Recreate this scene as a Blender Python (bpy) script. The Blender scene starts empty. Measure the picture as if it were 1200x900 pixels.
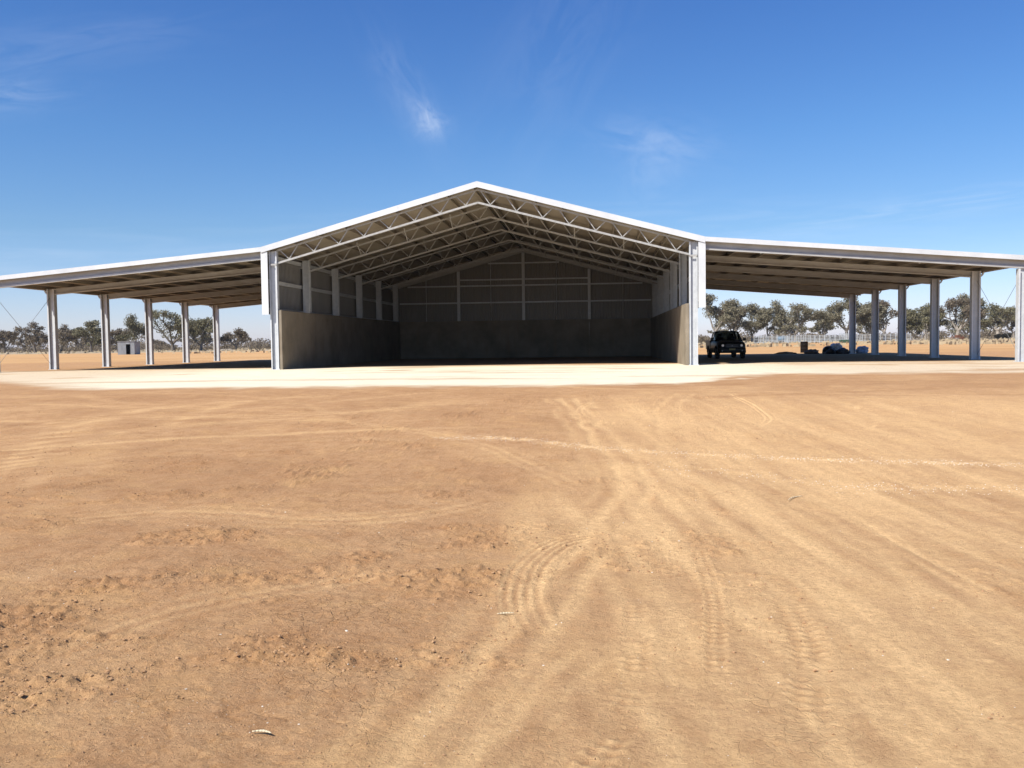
import bpy, bmesh, math, random
import numpy as np
from mathutils import Vector, Matrix

# ------------------------------------------------------------------ camera, sky, sun, exposure
scene = bpy.context.scene
C = bpy.data.collections.new("scene_objects"); scene.collection.children.link(C)
F_PX, YAW, PITCH, ROLL = 1045.2, .0932, .0464, .0131
CX, CD, CH = 5.152, 39.918, 1.1
cam_d = bpy.data.cameras.new("camera"); cam = bpy.data.objects.new("camera", cam_d); C.objects.link(cam)
cam_d.sensor_width = 36; cam_d.lens = F_PX/1200*36; cam_d.clip_start = .05; cam_d.clip_end = 20000
fw = Vector((-math.sin(YAW)*math.cos(PITCH), math.cos(YAW)*math.cos(PITCH), -math.sin(PITCH)))
rt = Vector((math.cos(YAW), math.sin(YAW), 0)); up = rt.cross(fw)
cr, sr = math.cos(ROLL), math.sin(ROLL)
R_ = cr*rt - sr*up; U_ = sr*rt + cr*up
m = Matrix((R_, U_, -fw)).transposed().to_4x4(); m.translation = Vector((CX, -CD, CH)); cam.matrix_world = m
scene.camera = cam

SUN_DIR = Vector((.62, .68, -1.0)).normalized()          # way the light travels
sun_d = bpy.data.lights.new("sun", 'SUN'); sun = bpy.data.objects.new("sun", sun_d); C.objects.link(sun)
sun_d.energy = 4.9; sun_d.angle = math.radians(.53); sun_d.color = (1, .95, .86)
sun.rotation_euler = SUN_DIR.to_track_quat('-Z', 'Y').to_euler(); sun.location = (-20, -50, 60)
elev = math.asin(-SUN_DIR.z); azim = math.atan2(-SUN_DIR.x, -SUN_DIR.y) % (2*math.pi)

world = bpy.data.worlds.new("World"); scene.world = world; world.use_nodes = True
wn = world.node_tree; wn.nodes.clear(); WN = wn.nodes.new; WL = wn.links.new
sky = WN('ShaderNodeTexSky'); sky.sky_type = 'NISHITA'; sky.sun_disc = False
sky.sun_elevation = elev; sky.sun_rotation = azim; sky.altitude = 150
sky.air_density = 1.0; sky.dust_density = .3; sky.ozone_density = 3.0
bg = WN('ShaderNodeBackground'); bg.inputs[1].default_value = .083
outw = WN('ShaderNodeOutputWorld')
tc = WN('ShaderNodeTexCoord')
def wmath(op, a, b=None, clamp=False):
    n = WN('ShaderNodeMath'); n.operation = op; n.use_clamp = clamp
    for i, v in enumerate((a, b)):
        if v is None: continue
        if isinstance(v, (int, float)): n.inputs[i].default_value = v
        else: WL(v, n.inputs[i])
    return n.outputs[0]
def cloud(direction, sx, sz, scale, amount, ang=0., lo=.45, hi=.75, seed=0.):
    """a wisp of cirrus in one quarter of the sky: an oval patch of streaky noise"""
    d = Vector(direction).normalized(); ez = Vector((0, 0, 1)); a = d.cross(ez).normalized(); b = a.cross(d)
    a2 = a*math.cos(ang) + b*math.sin(ang); b2 = -a*math.sin(ang) + b*math.cos(ang)
    outs = []
    for v, s in ((a2, sx), (b2, sz)):
        n = WN('ShaderNodeVectorMath'); n.operation = 'DOT_PRODUCT'; WL(tc.outputs['Generated'], n.inputs[0]); n.inputs[1].default_value = v
        outs.append(wmath('DIVIDE', n.outputs['Value'], s))
    r2 = wmath('ADD', wmath('MULTIPLY', outs[0], outs[0]), wmath('MULTIPLY', outs[1], outs[1]))
    fall = wmath('POWER', 2.718, wmath('MULTIPLY', r2, -1.))
    cb = WN('ShaderNodeCombineXYZ'); WL(outs[0], cb.inputs[0]); WL(outs[1], cb.inputs[1]); cb.inputs[2].default_value = seed
    no = WN('ShaderNodeTexNoise'); no.inputs['Scale'].default_value = scale; no.inputs['Detail'].default_value = 7
    no.inputs['Roughness'].default_value = .6; no.inputs['Distortion'].default_value = .8; WL(cb.outputs[0], no.inputs['Vector'])
    mr = WN('ShaderNodeMapRange'); mr.inputs[1].default_value = lo; mr.inputs[2].default_value = hi; WL(no.outputs[0], mr.inputs[0])
    return wmath('MULTIPLY', wmath('MULTIPLY', fall, mr.outputs[0]), amount)
cl = [cloud((-.175, .954, .240), .0095, .020, 1.0, .24, .5, .34, .70, 3.4), cloud((-.172, .955, .233), .018, .011, 1.1, .13, .2, .34, .66, 9.1), cloud((-.195, .94, .265), .02, .06, 1.2, .10, .5, .35, .75, 5.),
      cloud((.068, .976, .212), .06, .022, 1.1, .16, -.2, .35, .75, 7.7), cloud((.062, .98, .185), .03, .03, 1.3, .10, .4, .35, .75, 1.7),
      cloud((-.55, .80, .236), .05, .014, 1.1, .15, .22, .35, .75, 1.2), cloud((-.50, .815, .285), .12, .02, 1.2, .09, .25, .38, .75, 2.6),
      cloud((-.03, .94, .31), .05, .13, 1.4, .06, -.55, .4, .75, 8.4), cloud((.32, .94, .13), .16, .014, 1.8, .14, .06, .42, .75, 4.4),
      cloud((-.6, .8, .09), .3, .025, 1.6, .10, .05, .42, .75, 6.4), cloud((.0, .99, .12), .3, .03, 2.5, .12, .0, .45, .75, 9.4)]
acc = cl[0]
for c_ in cl[1:]: acc = wmath('ADD', acc, c_, True)
sepw = WN('ShaderNodeSeparateXYZ'); WL(tc.outputs['Generated'], sepw.inputs[0])
tint = WN('ShaderNodeValToRGB'); te = tint.color_ramp.elements; te[0].position = 0; te[0].color = (1.0, 1.0, 1.38, 1); te[1].position = .36; te[1].color = (.43, .74, 1.18, 1)
e_ = te.new(.12); e_.color = (.66, .84, 1.06, 1); e_ = te.new(.22); e_.color = (.54, .82, 1.13, 1)
WL(sepw.outputs[2], tint.inputs[0])
tn = WN('ShaderNodeMix'); tn.data_type = 'RGBA'; tn.blend_type = 'MULTIPLY'; tn.inputs[0].default_value = 1; WL(sky.outputs[0], tn.inputs[6]); WL(tint.outputs[0], tn.inputs[7])
mixw = WN('ShaderNodeMix'); mixw.data_type = 'RGBA'; WL(acc, mixw.inputs[0]); WL(tn.outputs[2], mixw.inputs[6]); mixw.inputs[7].default_value = (9.5, 9.8, 10.4, 1)
WL(mixw.outputs[2], bg.inputs[0]); WL(bg.outputs[0], outw.inputs[0])

scene.view_settings.view_transform = 'Standard'; scene.view_settings.look = 'None'
scene.view_settings.gamma = 1; scene.view_settings.use_curve_mapping = False
scene.view_settings.exposure = .55
scene.cycles.use_denoising = True
scene.cycles.max_bounces = 8; scene.cycles.diffuse_bounces = 1; scene.cycles.glossy_bounces = 3
scene.cycles.sample_clamp_indirect = 6
random.seed(7); rng = np.random.default_rng(7)

# ------------------------------------------------------------------ materials
def new_mat(name):
    mt = bpy.data.materials.new(name); mt.use_nodes = True; nt = mt.node_tree
    return mt, nt, nt.nodes['Principled BSDF']
def surf(name, c1, c2=None, rough=.6, metal=0., scale=3., bump=0., bscale=40., spec=None, c3=None, coord='Object', stretch=(1, 1, 1)):
    """procedural: two colours mixed by noise, a little roughness change, bump"""
    mt, nt, p = new_mat(name); N = nt.nodes.new; L = nt.links.new
    co = N('ShaderNodeTexCoord'); mp = N('ShaderNodeMapping'); mp.inputs['Scale'].default_value = stretch; L(co.outputs[coord], mp.inputs[0])
    no = N('ShaderNodeTexNoise'); no.inputs['Scale'].default_value = scale; no.inputs['Detail'].default_value = 6; no.inputs['Roughness'].default_value = .62
    L(mp.outputs[0], no.inputs['Vector'])
    rp = N('ShaderNodeValToRGB'); rp.color_ramp.elements[0].position = .32; rp.color_ramp.elements[1].position = .68
    rp.color_ramp.elements[0].color = (*c1, 1); rp.color_ramp.elements[1].color = (*(c2 or c1), 1)
    if c3: e = rp.color_ramp.elements.new(.5); e.color = (*c3, 1)
    L(no.outputs[0], rp.inputs[0]); L(rp.outputs[0], p.inputs['Base Color'])
    p.inputs['Metallic'].default_value = metal
    mr = N('ShaderNodeMapRange'); mr.inputs[3].default_value = rough*.8; mr.inputs[4].default_value = min(1, rough*1.2); L(no.outputs[0], mr.inputs[0]); L(mr.outputs[0], p.inputs['Roughness'])
    if spec is not None: p.inputs['Specular IOR Level'].default_value = spec
    if bump:
        n2 = N('ShaderNodeTexNoise'); n2.inputs['Scale'].default_value = bscale; n2.inputs['Detail'].default_value = 4; L(mp.outputs[0], n2.inputs['Vector'])
        b = N('ShaderNodeBump'); b.inputs['Strength'].default_value = bump; b.inputs['Distance'].default_value = .02; L(n2.outputs[0], b.inputs['Height']); L(b.outputs[0], p.inputs['Normal'])
    return mt
M = {}
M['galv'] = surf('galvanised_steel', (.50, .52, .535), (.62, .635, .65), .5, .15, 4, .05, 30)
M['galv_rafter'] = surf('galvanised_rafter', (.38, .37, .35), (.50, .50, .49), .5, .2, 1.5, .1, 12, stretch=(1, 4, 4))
M['truss'] = surf('truss_steel', (.30, .295, .28), (.44, .43, .41), .5, .1, 8)
M['flash'] = surf('pale_flashing', (.55, .565, .575), (.66, .67, .675), .45, .1, 1.1)
M['sheet'] = surf('zincalume_sheet', (.27, .23, .18), (.34, .295, .235), .5, .2, .7)  # tan of light bounced off the soil is mixed into this colour
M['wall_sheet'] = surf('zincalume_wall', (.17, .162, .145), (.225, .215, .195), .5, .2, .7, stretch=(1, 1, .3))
M['rod'] = surf('dark_rod', (.2, .2, .2), (.28, .28, .28), .5, .5)
M['wood'] = surf('grey_timber', (.2, .16, .12), (.3, .25, .19), .9, 0, 5)
def concrete_mat():
    mt, nt, p = new_mat('precast_concrete'); N = nt.nodes.new; L = nt.links.new
    co = N('ShaderNodeTexCoord'); 
    n1 = N('ShaderNodeTexNoise'); n1.inputs['Scale'].default_value = .7; n1.inputs['Detail'].default_value = 8; n1.inputs['Roughness'].default_value = .65; L(co.outputs['Object'], n1.inputs['Vector'])
    r1 = N('ShaderNodeValToRGB'); r1.color_ramp.elements[0].color = (.17, .14, .10, 1); r1.color_ramp.elements[1].color = (.30, .25, .185, 1)
    r1.color_ramp.elements[0].position = .3; r1.color_ramp.elements[1].position = .68; L(n1.outputs[0], r1.inputs[0])
    mp = N('ShaderNodeMapping'); mp.inputs['Scale'].default_value = (3, 3, .35); L(co.outputs['Object'], mp.inputs[0])
    n2 = N('ShaderNodeTexNoise'); n2.inputs['Scale'].default_value = 1.6; n2.inputs['Detail'].default_value = 5; L(mp.outputs[0], n2.inputs['Vector'])
    r2 = N('ShaderNodeMapRange'); r2.inputs[1].default_value = .55; r2.inputs[2].default_value = .8; r2.inputs[4].default_value = .45; L(n2.outputs[0], r2.inputs[0])
    mx = N('ShaderNodeMix'); mx.data_type = 'RGBA'; L(r2.outputs[0], mx.inputs[0]); L(r1.outputs[0], mx.inputs[6]); mx.inputs[7].default_value = (.26, .17, .10, 1)
    L(mx.outputs[2], p.inputs['Base Color']); p.inputs['Roughness'].default_value = .85
    n3 = N('ShaderNodeTexNoise'); n3.inputs['Scale'].default_value = 18; n3.inputs['Detail'].default_value = 5; L(co.outputs['Object'], n3.inputs['Vector'])
    b = N('ShaderNodeBump'); b.inputs['Strength'].default_value = .25; b.inputs['Distance'].default_value = .01; L(n3.outputs[0], b.inputs['Height']); L(b.outputs[0], p.inputs['Normal'])
    return mt
M['concrete'] = concrete_mat()
M['carpaint'] = surf('dark_car_paint', (.006, .007, .007), (.010, .011, .011), .35, .0, 2, spec=.35)
M['carplastic'] = surf('black_plastic', (.012, .012, .012), (.022, .022, .021), .6)
M['rubber'] = surf('tyre_rubber', (.012, .012, .012), (.03, .026, .022), .85)
M['rim'] = surf('alloy_rim', (.16, .16, .17), (.26, .26, .27), .4, .7)
M['chrome'] = surf('dull_chrome', (.5, .5, .5), (.6, .6, .6), .3, .9)
M['lamp'] = surf('headlamp_lens', (.55, .57, .58), (.75, .77, .78), .15, .3)
M['plate'] = surf('number_plate', (.35, .29, .10), (.42, .35, .14), .5)
M['redlens'] = surf('red_lens', (.30, .03, .02), (.36, .04, .03), .3)
def glass_mat():
    mt, nt, p = new_mat('car_glass'); p.inputs['Base Color'].default_value = (.16, .19, .185, 1); p.inputs['Roughness'].default_value = .02
    p.inputs['Transmission Weight'].default_value = 1; p.inputs['IOR'].default_value = 1.05
    return mt
M['glass'] = glass_mat()
M['drum'] = surf('dark_drum_paint', (.006, .005, .005), (.016, .012, .010), .8, .0, 5, spec=.1)
M['bag_white'] = surf('white_plastic', (.55, .56, .58), (.7, .71, .73), .4, bump=.6, bscale=9)
M['bag_blue'] = surf('blue_grey_plastic', (.22, .26, .34), (.34, .39, .48), .4, bump=.6, bscale=9)
M['bag_black'] = surf('black_plastic_bag', (.012, .012, .014), (.03, .03, .03), .3, bump=.6, bscale=9)
M['bag_brown'] = surf('brown_sacking', (.14, .09, .06), (.2, .14, .1), .9, bump=.5, bscale=12)
M['tin'] = surf('weathered_tin', (.22, .235, .25), (.33, .35, .365), .55, .2, 2, stretch=(1, 1, .3))
M['dark'] = surf('opening_shade', (.01, .01, .01), (.02, .02, .02), .9)  # near-black standing in for shade inside the hut doorway and bumper intake
M['rust'] = surf('rusty_iron', (.12, .04, .022), (.22, .09, .05), .9, .1, 6, .3)
M['greenbin'] = surf('green_tank_plastic', (.03, .075, .05), (.045, .10, .07), .6)
M['bluepaint'] = surf('blue_faded_paint', (.06, .12, .18), (.10, .18, .26), .6)
M['yard'] = surf('yard_steel', (.34, .37, .38), (.50, .53, .54), .6, .2, 4)
M['bark'] = surf('gum_bark', (.16, .13, .105), (.38, .34, .29), .95, 0, 2.5, .5, 8, stretch=(1, 1, .35))
M['bark_dark'] = surf('dark_bark', (.09, .075, .06), (.17, .145, .12), .95, 0, 2.5)
def leaf_mat(name, c1, c2):
    mt, nt, p = new_mat(name); N = nt.nodes.new; L = nt.links.new
    co = N('ShaderNodeTexCoord'); no = N('ShaderNodeTexNoise'); no.inputs['Scale'].default_value = .9; no.inputs['Detail'].default_value = 5
    L(co.outputs['Object'], no.inputs['Vector'])
    rp = N('ShaderNodeValToRGB'); rp.color_ramp.elements[0].color = (*c1, 1); rp.color_ramp.elements[1].color = (*c2, 1)
    rp.color_ramp.elements[0].position = .35; rp.color_ramp.elements[1].position = .65
    L(no.outputs[0], rp.inputs[0]); L(rp.outputs[0], p.inputs['Base Color']); p.inputs['Roughness'].default_value = .65
    p.inputs['Specular IOR Level'].default_value = .3
    tr = N('ShaderNodeBsdfTranslucent'); L(rp.outputs[0], tr.inputs[0]); mx = N('ShaderNodeMixShader'); mx.inputs[0].default_value = .25
    L(p.outputs[0], mx.inputs[1]); L(tr.outputs[0], mx.inputs[2]); L(mx.outputs[0], nt.nodes['Material Output'].inputs[0])
    return mt
M['leafA'] = leaf_mat('olive_leaves', (.145, .135, .075), (.225, .20, .12))
M['leafB'] = leaf_mat('grey_green_leaves', (.175, .158, .10), (.26, .23, .155))
M['leafC'] = leaf_mat('brown_green_leaves', (.15, .12, .08), (.225, .18, .125))
M['leafD'] = leaf_mat('dark_scrub', (.02, .02, .014), (.04, .036, .024))

# ------------------------------------------------------------------ mesh helpers
class MB:
    def __init__(s): s.v = []; s.f = []
    def poly(s, vs, fs):
        o = len(s.v); s.v += [tuple(q) for q in vs]; s.f += [tuple(i+o for i in f) for f in fs]
    def box(s, x0, x1, y0, y1, z0, z1):
        s.poly([(x0,y0,z0),(x1,y0,z0),(x1,y1,z0),(x0,y1,z0),(x0,y0,z1),(x1,y0,z1),(x1,y1,z1),(x0,y1,z1)],
               [(0,3,2,1),(4,5,6,7),(0,1,5,4),(1,2,6,5),(2,3,7,6),(3,0,4,7)])
    def extrude(s, prof, p0, p1, A, B):
        p0, p1, A, B = map(Vector, (p0, p1, A, B)); n = len(prof)
        if A.cross(B).dot(p1-p0) < 0: prof = prof[::-1]
        vs = [p0+A*a+B*b for a, b in prof] + [p1+A*a+B*b for a, b in prof]
        s.poly(vs, [(i, (i+1) % n, n+(i+1) % n, n+i) for i in range(n)] + [tuple(range(n))[::-1], tuple(range(n, 2*n))])
    def bar(s, p0, p1, w, h=None, upv=(0, 0, 1)):
        h = h or w; p0, p1 = Vector(p0), Vector(p1); d = (p1-p0).normalized(); a = d.cross(Vector(upv))
        if a.length < 1e-4: a = d.cross(Vector((1, 0, 0)))
        a.normalize(); b = a.cross(d).normalized()
        s.extrude([(-w/2, -h/2), (w/2, -h/2), (w/2, h/2), (-w/2, h/2)], p0, p1, a, b)
    def tube(s, p0, p1, r0, r1=None, n=8, caps=True):
        r1 = r0 if r1 is None else r1; p0, p1 = Vector(p0), Vector(p1); d = (p1-p0).normalized()
        a = d.cross(Vector((0, 0, 1)));  a = a if a.length > 1e-3 else d.cross(Vector((1, 0, 0))); a.normalize(); b = d.cross(a).normalized()
        vs = []
        for p, r in ((p0, r0), (p1, r1)):
            for k in range(n): t = 2*math.pi*k/n; vs.append(p+a*(r*math.cos(t))+b*(r*math.sin(t)))
        fs = [(k, (k+1) % n, n+(k+1) % n, n+k) for k in range(n)]
        if caps: fs += [tuple(range(n))[::-1], tuple(range(n, 2*n))]
        s.poly(vs, fs)
    def build(s, name, mat, parent=None, smooth=False, loc=None):
        me = bpy.data.meshes.new(name); me.from_pydata(s.v, [], s.f); me.update()
        if smooth: me.polygons.foreach_set('use_smooth', [True]*len(me.polygons))
        me.materials.append(mat if not isinstance(mat, str) else M[mat])
        o = bpy.data.objects.new(name, me); C.objects.link(o)
        if parent: o.parent = parent
        if loc: o.location = loc
        return o
def tag(o, label=None, cat=None, group=None, kind=None):
    if label: o['label'] = label
    if cat: o['category'] = cat
    if group: o['group'] = group
    if kind: o['kind'] = kind
    return o
def empty(name, loc=(0, 0, 0), rz=0):
    o = bpy.data.objects.new(name, None); C.objects.link(o); o.location = loc; o.rotation_euler = (0, 0, rz); o.empty_display_size = .3; return o
def dup(o, parent=None, loc=None):
    c = o.copy(); C.objects.link(c); c.parent = parent
    if loc is not None: c.location = loc
    for ch in list(o.children): dup(ch, c)
    return c

# ------------------------------------------------------------------ ground
CURV = {
  'edge': [(4.44, -36.67), (4.68, -35.06), (5.16, -32.34), (5.55, -29.83), (5.04, -25.66), (4.48, -21.12)],
  'fan2': [(6.1, -36.56), (6.36, -34.97), (6.31, -32.31), (6.12, -28.7), (6.42, -23.54), (7.04, -20.3)],
  'fan3': [(6.9, -36.14), (7.24, -34.28), (7.29, -32.28), (6.87, -29.82), (6.36, -27.36)],
  'wind1': [(2.88, -26.75), (3.93, -26.93), (5.4, -27.84), (7.3, -28.52), (8.86, -28.83), (10.15, -29.01), (14, -29.4)],
  'wind2': [(5.79, -29.0), (6.82, -29.56), (7.82, -30.4), (8.42, -30.4), (9.52, -30.38), (12, -30.6)],
  'left': [(-1.98, -29.87), (-3.05, -27.6), (-3.73, -25.39), (-3.73, -23.04), (-2.19, -21.18)],
  'left2': [(-4.8, -25.86), (-3.9, -24.3), (-1.68, -24.15), (0.45, -23.75), (2.05, -21.83)],
  'left3': [(-2.35, -28.66), (-2.52, -25.92), (-0.37, -24.66), (1.69, -25.55), (3.47, -27.31), (5.16, -30.8)],
  'tread1': [(5.16, -32.51), (4.82, -32.86), (4.63, -33.53), (4.61, -34.21), (4.66, -34.67), (4.76, -35.09)],
  'tread2': [(5.38, -34.37), (5.36, -35.3), (5.32, -35.87), (5.23, -36.32), (5.13, -36.62), (5.0, -37.3)],
  'tread3': [(5.92, -32.94), (5.89, -34.15), (5.78, -35.15), (5.68, -35.95)],
  'tread4': [(6.31, -34.32), (6.23, -35.26), (6.09, -35.92), (5.97, -36.57)],
  'cr1': [(7.4, -31.5), (7.51, -32.89), (7.56, -33.87), (7.58, -34.64)],
  'loopR': [(7.94, -20.4), (8.08, -23.62), (7.98, -24.96), (7.49, -26.18)],
  'loopR2': [(9.75, -22.34), (9.91, -23.95), (9.66, -25.22), (9.0, -26.39)],
  'loopL': [(5.19, -21.71), (4.87, -23.46), (5.18, -24.87), (5.99, -25.69)],
  'cr3': [(8.18, -23.87), (9.9, -23.47), (13.09, -22.56)],
  'cr4': [(-0.14, -32.5), (1.06, -31.72), (3.0, -32.05), (4.29, -30.81)],
  'arcA': [(-1.93, -25.93), (-2.35, -23.76), (-2.23, -21.55), (-0.62, -20.06)],
  'arcB': [(-8.12, -21.14), (-4.26, -22.72), (-1.16, -22.44), (1.61, -19.25)],
  'lightA': [(2.29, -35.95), (2.43, -35.03), (3.08, -34.28), (4.04, -33.55)],
  'bot': [(4.7, -36.65), (4.91, -35.8), (5.25, -35.03)],
}
def sstep(a, b, t):
    t = np.clip((t-a)/(b-a), 0, 1); return t*t*(3-2*t)
def vnoise(x, y, seed):
    xi = np.floor(x).astype(np.int64); yi = np.floor(y).astype(np.int64); fx = x-xi; fy = y-yi
    fx = fx*fx*(3-2*fx); fy = fy*fy*(3-2*fy)
    def hsh(i, j):
        n = (i*374761393 + j*668265263 + seed*974711) & 0xffffffff
        n = ((n ^ (n >> 13))*1274126177) & 0xffffffff
        return ((n ^ (n >> 16)) & 0xffff)/65535.
    return (hsh(xi, yi)*(1-fx)+hsh(xi+1, yi)*fx)*(1-fy)+(hsh(xi, yi+1)*(1-fx)+hsh(xi+1, yi+1)*fx)*fy
def fbm(x, y, f, oct, seed, gain=.5):
    s = 0.; a = 1.; t = 0.
    for o in range(oct): s = s + a*vnoise(x*f, y*f, seed+o*17); t += a; a *= gain; f *= 2.03
    return s/t
def smooth_curve(P, n=10):
    P = [np.array(p, float) for p in P]; P = [2*P[0]-P[1]]+P+[2*P[-1]-P[-2]]; out = []
    for i in range(1, len(P)-2):
        for k in range(n):
            t = k/n; p0, p1, p2, p3 = P[i-1:i+3]
            out.append(.5*(2*p1+(p2-p0)*t+(2*p0-5*p1+4*p2-p3)*t*t+(-p0+3*p1-3*p2+p3)*t**3))
    out.append(P[-2]); return np.array(out)
def curve_sd(X, Y, P):
    """signed distance across and length along a curve, for flat arrays X, Y"""
    best = np.full(X.shape, 1e9); sd = np.zeros(X.shape); al = np.zeros(X.shape); L = 0.
    for a, b in zip(P[:-1], P[1:]):
        d = b-a; l = np.hypot(*d)
        if l < 1e-6: continue
        t = np.clip(((X-a[0])*d[0]+(Y-a[1])*d[1])/l/l, 0, 1)
        qx = X-a[0]-t*d[0]; qy = Y-a[1]-t*d[1]; dd = np.hypot(qx, qy); mk = dd < best
        sg = np.sign(d[0]*qy-d[1]*qx); best = np.where(mk, dd, best); sd = np.where(mk, sg*dd, sd); al = np.where(mk, L+t*l, al); L += l
    return best, sd, al, L
def base_level(x, y):
    z = -.5*(1-sstep(-33, -18, y))
    z = z - .2*sstep(28, 60, -x)*sstep(-30, 0, y)
    return z
def build_ground():
    xs = [0.]; st = .017
    while xs[-1] < 4200:
        if xs[-1] > 3.6: st *= 1.036
        xs.append(xs[-1]+st)
    xs = np.array(xs); xs = np.concatenate([-xs[:0:-1], xs]) + CX - .25
    ys = []; d = 2.4
    while d < 5200: ys.append(d); d *= 1.0036 if d < 9 else (1.0075 if d < 120 else 1.03)
    ys = np.array(ys); ys = np.concatenate([[-300, -60, -20, -8, -4, -2, -1, 0, .6, 1.1, 1.5, 1.8, 2.0, 2.2], ys]) - CD
    X, Y = np.meshgrid(xs, ys); nx, ny = len(xs), len(ys); X = X.ravel(); Y = Y.ravel()
    Z = base_level(X, Y)
    dist = np.hypot(X-CX, Y+CD)
    near = dist < 34
    pad = sstep(-20, -16, Y)
    dust = np.zeros_like(X); press = np.zeros_like(X)
    # light gravel pad in front of the shed
    nb = fbm(X, Y, .35, 4, 5)-.5; nb2 = fbm(X*.5, Y*2, .8, 3, 8)-.5
    front = np.where(X < 7.2, -17.1, -10.6-.12*np.abs(X-9)); front = np.where((X > 7.2) & (X < 10.8), -17.1+(X-7.2)*1.75, front)
    front = np.where(X < -8, -17+(-8-X)*.8, front)
    nb3 = fbm(X, Y, 1.7, 3, 15)-.5; pale = (1-.38*sstep(8.5, 16, np.abs(X)))*sstep(-1.1, 1.0, Y-front+nb*1.3+nb3*(1.6+2.5*np.exp(-((X-9)/2)**2))) * (1-sstep(-.5, 3.2, Y-1.2+nb*3)*.97) * sstep(-2, 3, 31-np.abs(X)+nb*6) * (1-sstep(22, 30, Y))
    pale *= np.clip(1-1.3*sstep(.10, .3, nb-.02)*sstep(-16, -6, Y)*sstep(.4, .6, fbm(X, Y, .12, 2, 71)), .35, 1)
    pale *= 1-.5*sstep(.05, .2, fbm(X*.35, Y*1.3, .9, 4, 88)-.5)*sstep(.42, .58, fbm(X, Y, .09, 2, 72))
    strip = np.exp(-((Y+12.5-X*.03)/.8)**2)*sstep(.48, .62, fbm(X*.5, Y, .5, 3, 99)); pale *= 1-.55*strip
    pale += .55*np.exp(-((Y-30)/2)**2)*sstep(.45, .6, fbm(X, Y, .3, 3, 41))*(np.abs(X) < 26)  # sunlit patch behind the shed, painted in as a pale band
    idx = np.where(near)[0]; xn, yn = X[idx], Y[idx]; dn = dist[idx]
    h = np.zeros_like(xn); du = np.zeros_like(xn); pr = np.zeros_like(xn)
    fan = sstep(-.5, 1.2, xn-(4.4+.02*(yn+36)) + (fbm(xn, yn, .9, 3, 61)-.5)*1.6)*(1-sstep(-25, -18, yn))
    streak = fbm(xn*2.2+.25*yn, yn*.45, 1.0, 5, 21)
    st2 = fbm(xn*7+.9*yn, yn*.55, 1.0, 4, 121)
    du += fan*np.clip(.48+(.9*(streak-.5)+1.2*(st2-.5))*(1-.6*sstep(7, 15, dn)), 0, 1)
    du += (1-fan)*np.clip(1.5*(fbm(xn*1.2-.3*yn, yn*.8, .8, 4, 133)-.55), 0, .6)*.5
    widths = dict(edge=.42, fan2=.5, fan3=.6, left=.34, left2=.3, left3=.25, wind1=.10, wind2=.16, cr1=.2, loopR=.13, loopR2=.13, loopL=.13, cr3=.2, cr4=.3, arcA=.22, arcB=.2, lightA=.25, bot=.28)
    amt = dict(edge=.55, fan2=.42, fan3=.4, left=.5, left2=.35, left3=.35, wind1=.9, wind2=.55, cr1=.6, loopR=.7, loopR2=.55, loopL=.5, cr3=.35, cr4=.3, arcA=.4, arcB=.35, lightA=.3, bot=.45)
    wob = (fbm(xn, yn, 1.6, 3, 31)-.5)
    for k, P in CURV.items():
        if k.startswith('tread'): continue
        P = smooth_curve(P); m_ = (xn > P[:, 0].min()-2) & (xn < P[:, 0].max()+2) & (yn > P[:, 1].min()-2) & (yn < P[:, 1].max()+2)
        ii = np.where(m_)[0]; b, sd, al, L = curve_sd(xn[ii], yn[ii], P); w = widths[k]
        b = b+wob[ii]*w*.9
        fadeE = sstep(0, .8, al)*sstep(0, .8, L-al) if k not in ('edge', 'fan2', 'fan3', 'bot') else sstep(0, .5, L-al)
        # wheel ruts come in finer lines inside a lane
        lines = .6+.4*np.sin(sd/w*9+wob[ii]*5)
        lines = lines*(.35+1.3*fbm(sd/w*5+3, al*.45, 1., 3, 45))
        v = np.exp(-(b/w)**2)*amt[k]*fadeE*(lines if not k.startswith('wind') else sstep(.38, .6, fbm(xn[ii], yn[ii], 7 if dn[ii].min() < 12 else 3, 2, 77)))
        du[ii] = np.maximum(du[ii], v+du[ii]*.35); pr[ii] = np.maximum(pr[ii], v)
        if k.startswith('wind'): h[ii] += .010*v
    # random faint tyre lanes farther out
    for q in range(26):
        r = random.Random(q+5); x0, y0 = r.uniform(-14, 18), r.uniform(-31, -18.5); a = r.uniform(-.35, .35) + (math.pi if r.random() < .5 else 0); P = []
        cvt = r.uniform(-.14, .14)
        for s_ in range(12): P.append((x0, y0)); x0 += math.cos(a)*1.1; y0 += math.sin(a)*.9; a += cvt
        P = smooth_curve(P, 3); m_ = (xn > P[:, 0].min()-1) & (xn < P[:, 0].max()+1) & (yn > P[:, 1].min()-1) & (yn < P[:, 1].max()+1); ii = np.where(m_)[0]
        if len(ii) == 0: continue
        b, sd, al, L = curve_sd(xn[ii], yn[ii], P); e = np.exp(-((b)/.13)**2)*sstep(0, 3, al)*sstep(0, 3, L-al)*r.uniform(.15, .5)
        if q % 2: du[ii] = np.maximum(du[ii], e)
        else: du[ii] -= e*.5
    calm = np.clip(du*1.4, 0, 1)
    patch = sstep(.54, .69, fbm(xn, yn*1.3, 1.15, 3, 91))*(1-.75*calm)
    fine = fbm(xn, yn, 9, 3, 51); mid = fbm(xn, yn, 3, 3, 55)
    lump = np.clip(fbm(xn, yn, 19, 2, 57)-.5, 0, 1)*1.9+np.clip(fbm(xn, yn, 38, 1, 58)-.55, 0, 1)*.9
    fadeh = 1-sstep(9, 26, dn)
    h += (mid-.5)*.020*(1-.5*calm) + (fine-.5)*.014*(1-.55*calm)*fadeh + lump*(patch*.042+.010*(1-fan))*fadeh + (fbm(xn, yn, .45, 2, 14)-.5)*.05
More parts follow.
